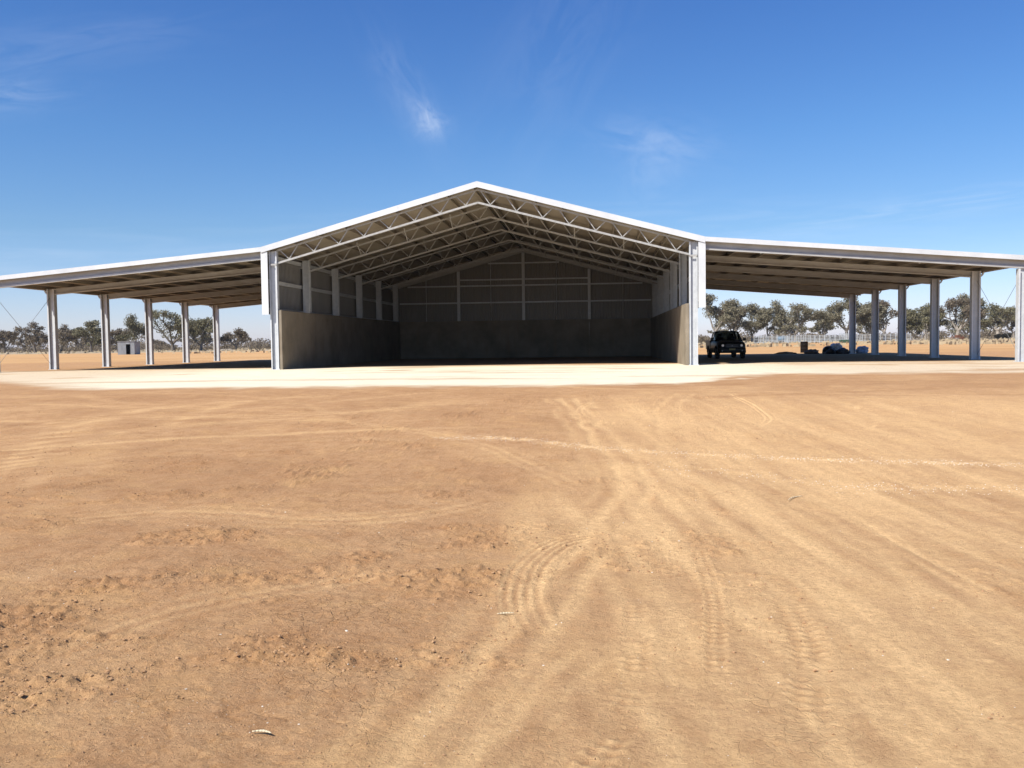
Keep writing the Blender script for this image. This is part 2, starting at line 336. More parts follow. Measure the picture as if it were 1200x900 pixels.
    crack = 1-np.abs(2*fbm(xn, yn, 6, 2, 73)-1); h -= sstep(.955, .995, crack)*.012*(1-calm)*(1-fan)*(1-sstep(5, 9, dn))
    for k, W in (('tread1', .155), ('tread2', .095), ('tread3', .08), ('tread4', .12)):
        P = smooth_curve(CURV[k])+np.array([.055 if k == 'tread1' else 0, 0]); m_ = (xn > P[:, 0].min()-.5) & (xn < P[:, 0].max()+.5) & (yn > P[:, 1].min()-.5) & (yn < P[:, 1].max()+.5); ii = np.where(m_)[0]
        b, sd, al, L = curve_sd(xn[ii], yn[ii], P); ins = (1-sstep(W*.85, W, b))*sstep(0, .25, al)*sstep(0, .25, L-al)
        rib = .5+.5*np.cos(sd/W*math.pi*(4.6 if k == 'tread1' else 2.6)+.4); lug = .5+.5*np.cos(al*2*math.pi/.085+np.abs(sd)*30)
        pat = (rib*.8+.2*lug) if k == 'tread1' else (.45*rib+.55*lug)
        amt_ = ins*np.clip((.45+1.1*(fbm(xn[ii], yn[ii], 3, 2, 66)-.2)) if k == 'tread1' else 4*(fbm(xn[ii], yn[ii], 4, 3, 66)-.36), 0, 1)
        h[ii] = h[ii]*(1-.75*amt_)+amt_*(pat-.6)*(.015 if k == 'tread1' else .014)
        rim = np.exp(-((b-W*1.06)/.025)**2)*sstep(0, .25, al)*sstep(0, .25, L-al); h[ii] += rim*(.008 if k == 'tread1' else .004)
        du[ii] = np.clip(du[ii]*(1-amt_*.6)+amt_*(.05+(.85 if k == 'tread1' else .6)*pat**1.5), 0, 1)
    # soft ruts pressed along the lanes
    h -= pr*.012
    padn = sstep(-20, -16, yn); h *= (1-.85*padn)
    Z[idx] += h*(1-sstep(26, 34, dn)); dust[idx] = du*(1-sstep(26, 34, dn))
    far = sstep(60, 300, dist); Z += (fbm(X, Y, .01, 3, 3)-.5)*.5*far*(Y > 40)
    clod_tone = np.zeros_like(X); clod_tone[idx] = patch*.6*(1-calm)  # darker soil tone on the cloddy patches
    grass = sstep(.0, 1., (Y-175+ (fbm(X, Y, .03, 3, 19)-.5)*60)/30.)*.9
    grass = np.maximum(grass, sstep(60, 110, np.abs(X))*sstep(40, 100, Y)*sstep(.5, .7, fbm(X, Y, .02, 4, 29))*.6)
    me = bpy.data.meshes.new('ground'); nv = nx*ny
    me.vertices.add(nv); co = np.empty((nv, 3), np.float32); co[:, 0] = X; co[:, 1] = Y; co[:, 2] = Z; me.vertices.foreach_set('co', co.ravel())
    ii = np.arange(nv).reshape(ny, nx); q = np.stack([ii[:-1, :-1], ii[:-1, 1:], ii[1:, 1:], ii[1:, :-1]], -1).reshape(-1, 4)
    me.loops.add(q.size); me.loops.foreach_set('vertex_index', q.ravel().astype(np.int32))
    me.polygons.add(len(q)); me.polygons.foreach_set('loop_start', (np.arange(len(q))*4).astype(np.int32)); me.polygons.foreach_set('loop_total', np.full(len(q), 4, np.int32))
    me.polygons.foreach_set('use_smooth', np.ones(len(q), bool))
    me.update(calc_edges=True)
    for nm, arr in (('dust', dust), ('pale', pale), ('grass', grass), ('clod_tone', clod_tone)):
        a = me.attributes.new(nm, 'FLOAT', 'POINT'); a.data.foreach_set('value', np.clip(arr, 0, 1).astype(np.float32))
    o = bpy.data.objects.new('ground', me); C.objects.link(o); tag(o, kind='structure')
    return o, (xs, ys, Z.reshape(ny, nx), patch, idx, X, Y)
def ground_mat():
    mt, nt, p = new_mat('red_brown_soil'); N = nt.nodes.new; L = nt.links.new
    co = N('ShaderNodeTexCoord')
    def noise(sc, det=6, ro=.6, dist=0, vec=None):
        n = N('ShaderNodeTexNoise'); n.inputs['Scale'].default_value = sc; n.inputs['Detail'].default_value = det; n.inputs['Roughness'].default_value = ro
        n.inputs['Distortion'].default_value = dist; L(vec or co.outputs['Object'], n.inputs['Vector']); return n.outputs[0]
    def rng_(v, a, b, c=0, d=1):
        n = N('ShaderNodeMapRange'); n.inputs[1].default_value = a; n.inputs[2].default_value = b; n.inputs[3].default_value = c; n.inputs[4].default_value = d; L(v, n.inputs[0]); return n.outputs[0]
    def mix(f, a, b, mode='MIX'):
        n = N('ShaderNodeMix'); n.data_type = 'RGBA'; n.blend_type = mode
        if isinstance(f, float): n.inputs[0].default_value = f
        else: L(f, n.inputs[0])
        for k, v in ((6, a), (7, b)):
            if isinstance(v, tuple): n.inputs[k].default_value = (*v, 1)
            else: L(v, n.inputs[k])
        return n.outputs[2]
    def attr(n_):
        n = N('ShaderNodeAttribute'); n.attribute_name = n_; return n.outputs['Fac']
    def mul(a, b, op='MULTIPLY', clamp=False):
        n = N('ShaderNodeMath'); n.operation = op; n.use_clamp = clamp
        for k, v in enumerate((a, b)):
            if isinstance(v, (int, float)): n.inputs[k].default_value = v
            else: L(v, n.inputs[k])
        return n.outputs[0]
    soil = mix(rng_(noise(.55, 7, .62), .30, .70), (.385, .24, .138), (.485, .322, .19))
    soil = mix(rng_(noise(5., 6, .7), .42, .72), soil, (.345, .20, .105))
    soil = mix(mul(rng_(noise(1.7, 5, .6, .5), .5, .72), .6), soil, (.52, .345, .18))
    soil = mix(mul(attr('clod_tone'), .5), soil, (.32, .185, .10))
    soil = mix(mul(rng_(noise(38., 4, .75), .50, .64), .5), soil, (.25, .135, .065))
    soil = mix(mul(rng_(noise(55., 3, .7), .56, .7), .4), soil, (.60, .42, .25))
    dn = mul(attr('dust'), mul(rng_(noise(9, 5, .7), .2, .75, .6, 1.3), rng_(noise(27, 4, .65), .35, .65, .62, 1.25)), 'MULTIPLY', True)
    soil = mix(dn, soil, (.72, .52, .30))
    soil = mix(1.0, soil, (1.04, .94, .80), 'MULTIPLY')
    speck = N('ShaderNodeTexVoronoi'); speck.inputs['Scale'].default_value = 38; L(co.outputs['Object'], speck.inputs['Vector'])
    sm_ = mul(rng_(speck.outputs['Distance'], .10, .16, 1, 0), rng_(noise(2.5, 3), .52, .66), 'MULTIPLY', True)
    spc = N('ShaderNodeSeparateColor'); L(speck.outputs['Color'], spc.inputs[0])
    sm_ = mul(sm_, rng_(spc.outputs[0], .80, .84), 'MULTIPLY', True)
    soil = mix(mul(sm_, .8), soil, (.66, .56, .44))
    gr = mix(rng_(noise(1.2, 7, .7), .3, .7), (.70, .60, .43), (.80, .72, .54))
    gr = mix(rng_(noise(14, 5, .75), .55, .8), gr, (.66, .55, .40))
    col = mix(attr('pale'), soil, gr)
    sep = N('ShaderNodeSeparateXYZ'); L(co.outputs['Object'], sep.inputs[0])
    st = N('ShaderNodeMapping'); st.inputs['Scale'].default_value = (.35, 1.6, 1); L(co.outputs['Object'], st.inputs[0])
    fs = noise(.11, 7, .65, .4, st.outputs[0])
    farcol = mix(rng_(fs, .38, .62), (.44, .245, .105), (.56, .345, .16))
    col = mix(rng_(sep.outputs[1], 24, 34), col, farcol)
    gcol = mix(rng_(noise(.06, 8, .7), .35, .65), (.30, .25, .17), (.42, .35, .25))
    col = mix(attr('grass'), col, gcol)
    L(col, p.inputs['Base Color']); p.inputs['Roughness'].default_value = .95; p.inputs['Specular IOR Level'].default_value = .15
    b1 = N('ShaderNodeBump'); b1.inputs['Strength'].default_value = .9; b1.inputs['Distance'].default_value = .026; L(mul(mul(noise(24, 9, .78), 1.), mul(noise(70, 4, .7), .35), 'ADD'), b1.inputs['Height'])
    vr = N('ShaderNodeTexVoronoi'); vr.feature = 'DISTANCE_TO_EDGE'; vr.inputs['Scale'].default_value = 11
    wv = N('ShaderNodeVectorMath'); wv.operation = 'MULTIPLY_ADD'; nn = N('ShaderNodeTexNoise'); nn.inputs['Scale'].default_value = 7; nn.inputs['Detail'].default_value = 3; L(co.outputs['Object'], nn.inputs['Vector'])
    L(nn.outputs['Color'], wv.inputs[0]); wv.inputs[1].default_value = (.16, .16, .16); L(co.outputs['Object'], wv.inputs[2]); L(wv.outputs[0], vr.inputs['Vector'])
    ck = mul(rng_(vr.outputs['Distance'], 0, .05), rng_(noise(1.3, 3), .40, .58, 0, 1), 'MULTIPLY')
    inv = mul(1.0, mul(rng_(vr.outputs['Distance'], 0, .05, 1, 0), mul(rng_(noise(1.3, 3), .53, .68), mul(1., attr('dust'), 'SUBTRACT', True))), 'SUBTRACT')
    b2 = N('ShaderNodeBump'); b2.inputs['Strength'].default_value = .7; b2.inputs['Distance'].default_value = .012; L(inv, b2.inputs['Height']); L(b1.outputs[0], b2.inputs['Normal'])
    L(b2.outputs[0], p.inputs['Normal'])
    return mt
ground, gdat = build_ground(); M['soil'] = ground_mat(); ground.data.materials.append(M['soil'])
gxs, gys, gZ = gdat[0], gdat[1], gdat[2]
def gz(x, y):
    i = min(max(int(np.searchsorted(gxs, x))-1, 0), len(gxs)-2); j = min(max(int(np.searchsorted(gys, y))-1, 0), len(gys)-2)
    tx = (x-gxs[i])/(gxs[i+1]-gxs[i]); ty = (y-gys[j])/(gys[j+1]-gys[j])
    return float((gZ[j, i]*(1-tx)+gZ[j, i+1]*tx)*(1-ty)+(gZ[j+1, i]*(1-tx)+gZ[j+1, i+1]*tx)*ty)

# clods of soil and white pebbles: nobody could count them
ICO = None
def ico():
    global ICO
    if ICO is None:
        bm = bmesh.new(); bmesh.ops.create_icosphere(bm, subdivisions=1, radius=1); ICO = (np.array([v.co[:] for v in bm.verts]), [tuple(v.index for v in f.verts) for f in bm.faces]); bm.free()
    return ICO
def scatter(name, n, mat, smin, smax, region, label, cat, flat=.7, mask=None, seed=0):
    V, Fc = ico(); Fc = np.array(Fc); r = np.random.default_rng(seed); vs = []; fs = []; k = 0; tries = 0
    while k < n and tries < n*30:
        tries += 1
        d = region[0]*(region[1]/region[0])**r.random(); a = r.uniform(-.62, .62)-YAW*-1*-1
        x = CX+math.sin(a-YAW*0)*d; y = -CD+math.cos(a)*d
        if y > -17.5: continue
        if mask is not None and r.random() > mask(x, y): continue
        s = smin*(smax/smin)**(r.random()**2.2)
        W = V*(1+r.uniform(-.35, .35, (len(V), 1)))*np.array([s*r.uniform(.7, 1.3), s*r.uniform(.7, 1.3), s*flat*r.uniform(.6, 1.1)])
        t = r.uniform(0, 6.28); W = W@np.array([[math.cos(t), -math.sin(t), 0], [math.sin(t), math.cos(t), 0], [0, 0, 1]])
        W = W+np.array([x, y, gz(x, y)+s*flat*.35]); vs.append(W); fs.append(Fc+k*len(V)); k += 1
    vs = np.concatenate(vs); fs = np.concatenate(fs); me = bpy.data.meshes.new(name); me.from_pydata(vs.tolist(), [], fs.tolist()); me.update()
    me.materials.append(mat); o = bpy.data.objects.new(name, me); C.objects.link(o); tag(o, label, cat, kind='stuff'); return o
def m1(x, y):
    v = fbm(np.array([x]), np.array([y*1.3]), 1.15, 3, 91)[0]; lane = 1/(1+math.exp((x-4.9)*2.2))
    return min(1, max(0, (v-.53)/.12))*(.22+.78*lane)
M['clod'] = surf('soil_clod', (.31, .17, .08), (.43, .265, .135), .95, 0, 30)
M['pebble'] = surf('pale_stone', (.55, .48, .38), (.76, .70, .60), .8, 0, 20)
scatter('soil_clods', 9000, M['clod'], .0025, .012, (2.6, 22), 'crumbled red brown clods of soil scattered over the bare yard', 'soil clods', .75, m1, 1)
scatter('soil_crumbs', 12000, M['clod'], .002, .006, (2.6, 10), 'fine brown crumbs of soil over the near ground', 'soil crumbs', .8, lambda x, y: (.25+.75*m1(x, y))*(.3+.7/(1+math.exp((x-5.2)*2.2))), 2)
scatter('pale_pebbles', 420, M['pebble'], .002, .008, (2.8, 22), 'small white and cream stones scattered over the brown soil', 'pebbles', .6, None, 3)
# stones heaped in the two pale lines across the yard
def linestones():
    V, Fc = ico(); Fc = np.array(Fc); r = np.random.default_rng(9); vs = []; fs = []
    k = 0
    for nm, cnt, w in (('wind1', 1900, .11), ('wind2', 600, .17)):
        P = smooth_curve(CURV[nm])
        for q in range(cnt):
            p = P[r.integers(len(P)-1)]+r.normal(0, 1, 2)*w+np.array([r.uniform(-.3, .3), 0]); s = .0026*(2.8)**(r.random()**2.5)
            W = V*(1+r.uniform(-.3, .3, (len(V), 1)))*np.array([s, s, s*.7]); vs.append(W+np.array([p[0], p[1], gz(*p)+s*.3])); fs.append(Fc+k*len(V)); k += 1
    vs = np.concatenate(vs); fs = np.concatenate(fs); me = bpy.data.meshes.new('gravel_line'); me.from_pydata(vs.tolist(), [], fs.tolist()); me.materials.append(M['pebble'])
    o = bpy.data.objects.new('gravel_windrow', me); C.objects.link(o); tag(o, 'thin pale line of spilled gravel crossing the yard to the right', 'gravel', kind='stuff')
linestones()
# dry twigs lying on the near soil
M['twig'] = surf('bleached_twig', (.55, .45, .28), (.68, .58, .40), .8)
def twig(x, y, L, a, bend, label):
    mb = MB(); z = gz(x, y)+.008; pts = []
    for k in range(7):
        t = k/6-.5; pts.append(Vector((t*L*math.cos(a)-bend*(1-4*t*t)*math.sin(a), t*L*math.sin(a)+bend*(1-4*t*t)*math.cos(a), .006)))
    for i in range(6): r0 = .005*(1-abs(i/6-.5)*1.5)+.0012; r1 = .005*(1-abs((i+1)/6-.5)*1.5)+.0012; mb.tube(pts[i], pts[i+1], r0, r1, 6)
    o = mb.build('dry_twig', 'twig', smooth=True, loc=(x, y, z)); tag(o, label, 'twig', 'dry twigs on the soil')
twig(3.76, -36.40, .085, -.1, .012, 'bleached curved twig lying nearest the camera on the left soil')
twig(4.61, -35.62+.9, .10, .2, .004, 'thin straight twig beside the curved ribbed tyre track')
twig(7.1, -31.0, .3, .9, .03, 'dry twig on the dusty soil at right of the wheel lanes')

# ------------------------------------------------------------------ the shed
XM, XA = 9.48, 23.26                         # main column line, awning column line
YK = [0, 4.70, 9.80, 14.90, 20.0, 25.1]
SM, SA = .2688, .082                         # roof slopes
XE = 9.86
def Tm(x): return 8.23-SM*abs(x)             # top of main roof
TE = Tm(XE)
def Ta(x): return TE-.03-SA*(abs(x)-XE)
shed = empty('open_sided_shed', (0, 0, 0)); tag(shed, 'huge open fronted steel shed with gabled roof, concrete half walls and two long side awnings', 'shed')
def ibeam(d, w, t=.014, l=.055):
    a, b = d/2, w/2
    return [(-a,-b),(-a+l,-b),(-a+l,-b+t),(-a+t,-b+t),(-a+t,-t/2),(a-t,-t/2),(a-t,-b+t),(a-l,-b+t),(a-l,-b),(a,-b),(a,b),(a-l,b),(a-l,b-t),(a-t,b-t),(a-t,t/2),(-a+t,t/2),(-a+t,b-t),(-a+l,b-t),(-a+l,b),(-a,b)]
# main columns
def col_main(k, s):
    mb = MB(); mb.extrude(ibeam(.36, .24), (0, 0, .015), (0, 0, Tm(XM)-.26), (1, 0, 0), (0, 1, 0))
    o = mb.build('main_column', 'galv', shed, loc=(s*XM, YK[k], 0))
    b = MB(); b.box(-.22, .22, -.17, .17, -.02, .014)
    for bx in (-.2, .2):
        for by in (-.14, .14): b.tube((bx, by, .012), (bx, by, .045), .014, n=6)
    b.build('base_plate', 'galv', o)
for k in range(6):
    for s in (-1, 1): col_main(k, s)
# awning columns with knee braces
def col_awn(k, s):
    top = Ta(XA)-.235 if k else Ta(XA)-.50
    mb = MB(); mb.extrude(ibeam(.40, .26, .014, .07), (0, 0, .015), (0, 0, top), (1, 0, 0), (0, 1, 0))
    o = mb.build('awning_column', 'galv', shed, loc=(s*XA, YK[k], 0))
    b = MB(); b.box(-.25, .25, -.18, .18, -.02, .014); b.build('base_plate', 'galv', o)
    if k:
        kb = MB(); p = [(.20, -.62), (.30, -.55), (.37, -.42), (.41, -.22), (.42, -.02)]
        for (a0, z0), (a1, z1) in zip(p[:-1], p[1:]): kb.bar((s*a0, 0, top+z0+.35), (s*a1, 0, top+z1+.35), .07, .07, (0, 1, 0))
        kb.build('knee_brace', 'galv', o)
for k in range(6):
    for s in (-1, 1): col_awn(k, s)
# awning rafters
for k in range(6):
    for s in (-1, 1):
        x0 = XE+.02 if k == 0 else XM+.19; x1 = 23.86 if k == 0 else XA-.21
        d, tp_ = (.42, .07) if k == 0 else (.30, .245)
        mb = MB(); sl = Vector((s, 0, -SA)).normalized(); nrm = Vector((s*SA, 0, 1)).normalized()
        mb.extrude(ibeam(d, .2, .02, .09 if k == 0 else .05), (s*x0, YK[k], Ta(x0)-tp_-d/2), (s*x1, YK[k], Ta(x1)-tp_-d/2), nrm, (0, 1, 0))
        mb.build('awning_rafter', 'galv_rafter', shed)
# roof trusses
BC = .86
TW = [i*1.2 for i in range(0, 8)]
for k in range(5):
    t = empty('roof_truss', (0, YK[k], 0)); t.parent = shed
    mb = MB()
    for s in (-1, 1): mb.bar((0, 0, Tm(0)-BC), (s*(XM-.17), 0, Tm(XM-.17)-BC), .085, .085)
    mb.build('bottom_chord', 'truss', t)
    mb = MB()
    for s in (-1, 1): mb.bar((0, 0, Tm(0)-.29), (s*(XM-.17), 0, Tm(XM-.17)-.29), .075, .075)
    mb.build('top_chord', 'truss', t)
    if k == 0:
        for s in (-1, 1):
            mb = MB(); mb.box(min(s*(XM-.19), s*(XM+.17)), max(s*(XM-.19), s*(XM+.17)), -.145, -.125, Tm(XM)-BC-.06, Tm(XM)-BC+.02)
            mb.build('chord_cleat', 'truss', t)
    rear = MB()
    for s in (-1, 1):
        for i in range(8):
            xb = .55+i*1.17
            for dx in (-.42, .42):
                xt = xb+dx*(1 if dx > 0 else 1.0)
                if xt > XM-.2: continue
                p0 = (s*xb, 0, Tm(xb)-BC+.04); p1 = (s*xt, 0, Tm(xt)-.32)
                if k < 3:
                    w = MB(); w.bar(p0, p1, .036, .036); w.build('web_bar', 'truss', t)
                else: rear.bar(p0, p1, .036, .036)
    if k >= 3: rear.build('web_lattice', 'truss', t)
    if k > 0:
        for s in (-1, 1):
            for x in (1.9, 4.2, 6.6):
                mb = MB(); mb.bar((s*x, -.02, Tm(x)-BC), (s*x, -.85, Tm(x)-.27), .045, .045); mb.build('fly_brace', 'truss', t)
# rear gable rafters
for s in (-1, 1):
    mb = MB(); mb.extrude(ibeam(.3, .16, .02, .04), (0, 25.1, Tm(0)-.42), (s*(XM-.19), 25.1, Tm(XM-.19)-.42), Vector((s*SM, 0, 1)).normalized(), (0, 1, 0)); mb.build('end_rafter', 'galv_rafter', shed)
# purlins (Z section, run from front to back)
YF, YB = -.27, 25.47
def zsec(h=.2, w=.07, t=.012):
    a, b = h/2, w
    return [(-a, 0), (-a, w), (-a+t, w), (-a+t, t), (a, t), (a, -w), (a-t, -w), (a-t, 0)]
for s in (-1, 1):
    for x in [.18]+[1.35+i*1.18 for i in range(8)]:
        n = Vector((s*SM, 0, 1)).normalized(); tt = Vector((s, 0, -SM)).normalized()
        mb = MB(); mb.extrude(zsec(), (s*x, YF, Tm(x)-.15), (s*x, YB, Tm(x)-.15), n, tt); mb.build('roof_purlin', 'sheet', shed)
    for x in [10.3+i*1.335 for i in range(10)]+[23.6]:
        n = Vector((s*SA, 0, 1)).normalized(); tt = Vector((s, 0, -SA)).normalized()
        mb = MB(); mb.extrude(zsec(), (s*x, .103, Ta(x)-.145), (s*x, YB, Ta(x)-.145), n, tt); mb.build('awning_purlin', 'sheet', shed)
# corrugated sheets: ribs as real folds
def ribbed(a0, a1, pitch=.19, depth=.03):
    out = []; a = a0
    while a < a1-1e-6:
        out += [(a, 0), (a+pitch*.62, 0), (a+pitch*.72, depth), (a+pitch*.90, depth)]; a += pitch
    out.append((a1, 0)); return [(min(p, a1), q) for p, q in out]
def sheet(name, mat, prof, P, Q, run, out):
    """prof along `run` with ribs towards `out`; swept from P to Q"""
    P, Q, run, out = map(Vector, (P, Q, run, out)); vs = []; fs = []; n = len(prof); th = out*.004
    for base in (P, Q):
        for a, b in prof: vs.append(base+run*a+out*b)
    for base in (P, Q):
        for a, b in prof: vs.append(base+run*a+out*b-th)
    for i in range(n-1): fs.append((i, i+1, n+i+1, n+i)); fs.append((2*n+i+1, 2*n+i, 3*n+i, 3*n+i+1))
    mb = MB(); mb.poly(vs, fs); return mb.build(name, mat, shed)
for s in (-1, 1):
    n = Vector((s*SM, 0, 1)).normalized(); pr = ribbed(YF, YB)
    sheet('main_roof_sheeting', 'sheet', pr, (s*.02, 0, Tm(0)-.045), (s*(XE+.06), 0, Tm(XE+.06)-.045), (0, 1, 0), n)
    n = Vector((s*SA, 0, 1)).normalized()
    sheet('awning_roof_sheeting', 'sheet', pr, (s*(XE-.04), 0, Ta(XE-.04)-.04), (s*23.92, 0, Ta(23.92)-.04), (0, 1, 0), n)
# pale barge flashings along the front edges
def flash(p0, p1, hgt, name='barge_flashing', y=-.30):
    a, b = Vector(p0), Vector(p1); mb = MB(); t = .02
    mb.poly([a+Vector((0, -t, -hgt)), b+Vector((0, -t, -hgt)), b+Vector((0, -t, 0)), a+Vector((0, -t, 0)), a+Vector((0, 0, -hgt)), b+Vector((0, 0, -hgt)), b, a],
            [(0,1,2,3),(7,6,5,4),(0,4,5,1),(1,5,6,2),(2,6,7,3),(3,7,4,0)])
    L_ = (b-a).length; d_ = (b-a)/L_; q_ = 2.6
    while q_ < L_-1:      # lap joints where one length of flashing overlaps the next
        p0_, p1_ = a+d_*q_, a+d_*(q_+.11); e_ = Vector((0, -t-.004, 0)); f_ = Vector((0, -t-.0005, 0)); g0, g1 = Vector((0, 0, -hgt-.004)), Vector((0, 0, -.002))
        mb.poly([p0_+e_+g0, p1_+e_+g0, p1_+e_+g1, p0_+e_+g1, p0_+f_+g0, p1_+f_+g0, p1_+f_+g1, p0_+f_+g1], [(0,1,2,3),(7,6,5,4),(0,4,5,1),(1,5,6,2),(2,6,7,3),(3,7,4,0)]); q_ += 3.9
    # capping leg folded back over the sheets
    c = Vector((0, .22, 0)); u = Vector((0, 0, .012))
    mb.poly([a+Vector((0, -t, 0)), b+Vector((0, -t, 0)), b+c, a+c, a+u+Vector((0, -t, 0)), b+u+Vector((0, -t, 0)), b+c+u, a+c+u], [(0,3,2,1),(4,5,6,7),(0,1,5,4),(1,2,6,5),(2,3,7,6),(3,0,4,7)])
    return mb.build(name, 'flash', shed)
for s in (-1, 1):
    p = [Vector((s*.0, -.29, Tm(0)+.03)), Vector((s*(XE+.1), -.29, Tm(XE+.1)+.03))]; q = [Vector((s*(XE+.1), -.285, Ta(XE)+.03)), Vector((s*23.95, -.285, Ta(23.95)+.03))]
    if s < 0: p.reverse(); q.reverse()
    flash(p[0], p[1], .25); flash(q[0], q[1], .19)
    # corner flashing hanging beside the front column
    mb = MB(); a, b = sorted((s*(XM+.19), s*(XE+.12))); mb.box(a, b, -.275, -.255, 2.52, Ta(XE)-.165); aa, bb = sorted((s*(XE+.095), s*(XE+.12))); mb.box(aa, bb, -.255, -.02, 2.52, Ta(XE)-.165)
    mb.build('corner_flashing', 'flash', shed)
    # folded outer edge of the awning
    mb = MB(); a, b = sorted((s*23.90, s*23.94)); mb.box(a, b, -.26, YB, Ta(23.9)-.22, Ta(23.9)-.02); mb.build('eave_flashing', 'flash', shed)
    # rear barge of main and awning roofs
for s in (-1, 1):
    mb = MB(); mb.poly([(s*XE, y, Ta(XE)-z) for y in (YB-.02, YB+.01) for z in (.30, .05)]+[(s*23.92, y, Ta(23.92)-z) for y in (YB-.02, YB+.01) for z in (.30, .05)], [(0,1,3,2),(4,6,7,5),(0,4,5,1),(1,5,7,3),(3,7,6,2),(2,6,4,0)]); mb.build('rear_flashing', 'sheet', shed)
mb = MB()
mb.extrude([(-.25, -.067), (0, 0), (.25, -.067), (.25, -.055), (0, .012), (-.25, -.055)], (0, -.06, Tm(0)+.008), (0, YB, Tm(0)+.008), (1, 0, 0), (0, 0, 1)); mb.build('ridge_cap', 'flash', shed)
# side cladding above the concrete and its girts
for s in (-1, 1):
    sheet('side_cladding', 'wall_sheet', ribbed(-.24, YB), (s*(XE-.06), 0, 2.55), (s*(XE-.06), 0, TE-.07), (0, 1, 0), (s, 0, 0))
    for z in (2.75, 4.05, 5.2):
        mb = MB(); mb.extrude(zsec(.16, .06), (s*(XE-.14), -.22, z), (s*(XE-.14), YB, z), (0, 0, 1), (s, 0, 0)); mb.build('side_girt', 'galv', shed)
# rear cladding, posts and girts
YW = 25.36
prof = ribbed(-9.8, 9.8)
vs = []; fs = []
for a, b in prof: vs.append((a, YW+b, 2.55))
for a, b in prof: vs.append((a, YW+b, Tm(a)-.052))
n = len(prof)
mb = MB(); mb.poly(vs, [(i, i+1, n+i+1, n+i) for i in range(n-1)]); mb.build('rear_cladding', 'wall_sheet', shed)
for x in (-4.77, 0, 4.77):
    mb = MB(); mb.extrude(ibeam(.2, .2, .012, .05), (x, 25.1, 2.72), (x, 25.1, Tm(x)-.6), (0, 1, 0), (1, 0, 0)); mb.build('rear_mullion', 'galv', shed)
for z, xe in ((4.05, 9.2), (5.28, 8.6), (5.72, 4.7), (6.9, 2.6)):
    mb = MB(); mb.extrude(zsec(.10, .05), (-xe, 25.27, z), (xe, 25.27, z), (0, 0, 1), (0, 1, 0)); mb.build('rear_girt', 'galv', shed)
for x in (-7.2, -2.4, 2.4, 7.2):
    mb = MB(); mb.tube((x, 25.2, 2.7), (x, 25.2, Tm(x)-.5), .02, n=6); mb.build('sag_rod', 'galv', shed)
# precast concrete half walls
def panel(x0, x1, y0, y1, z1):
    mb = MB(); c = .015
    mb.box(x0, x1, y0, y1, -.05, z1); o = mb.build('concrete_panel', 'concrete', shed)
    bm = bmesh.new(); bm.from_mesh(o.data); bmesh.ops.bevel(bm, geom=bm.edges[:], offset=.012, segments=1, affect='EDGES'); bm.to_mesh(o.data); bm.free(); return o
for s in (-1, 1):
    for k in range(5):
        y0 = -.08 if k == 0 else YK[k]+.002; y1 = YK[k+1]-.002 if k < 4 else 24.93
        x0, x1 = sorted((s*9.14, s*9.285)); panel(x0, x1, y0, y1, 2.72)
for i in range(4): panel(-9.54+i*4.77+.001, -9.54+(i+1)*4.77-.001, 24.94, 25.07, 2.72)
# cross bracing rods in the first and last side bays
for s in (-1, 1):
    for k in (0, 4):
        for a, b in ((0, 1), (1, 0)):
            mb = MB(); mb.tube((s*(XA+.06*a), YK[k+a]+(.15 if a == 0 else -.15), .25), (s*(XA+.06*a), YK[k+b]+(.15 if b == 0 else -.15), 3.75), .009, n=6); mb.build('brace_rod', 'rod', shed)
# sag rods between purlins under the awning front bay, cleats
for s in (-1, 1):
    for x in (12.5, 15.9, 19.2):
        mb = MB(); mb.bar((s*x, .9, Ta(x)-.3), (s*(x-.1*s), .12, Ta(x)-.5), .05, .03); mb.build('rafter_brace', 'galv', shed)

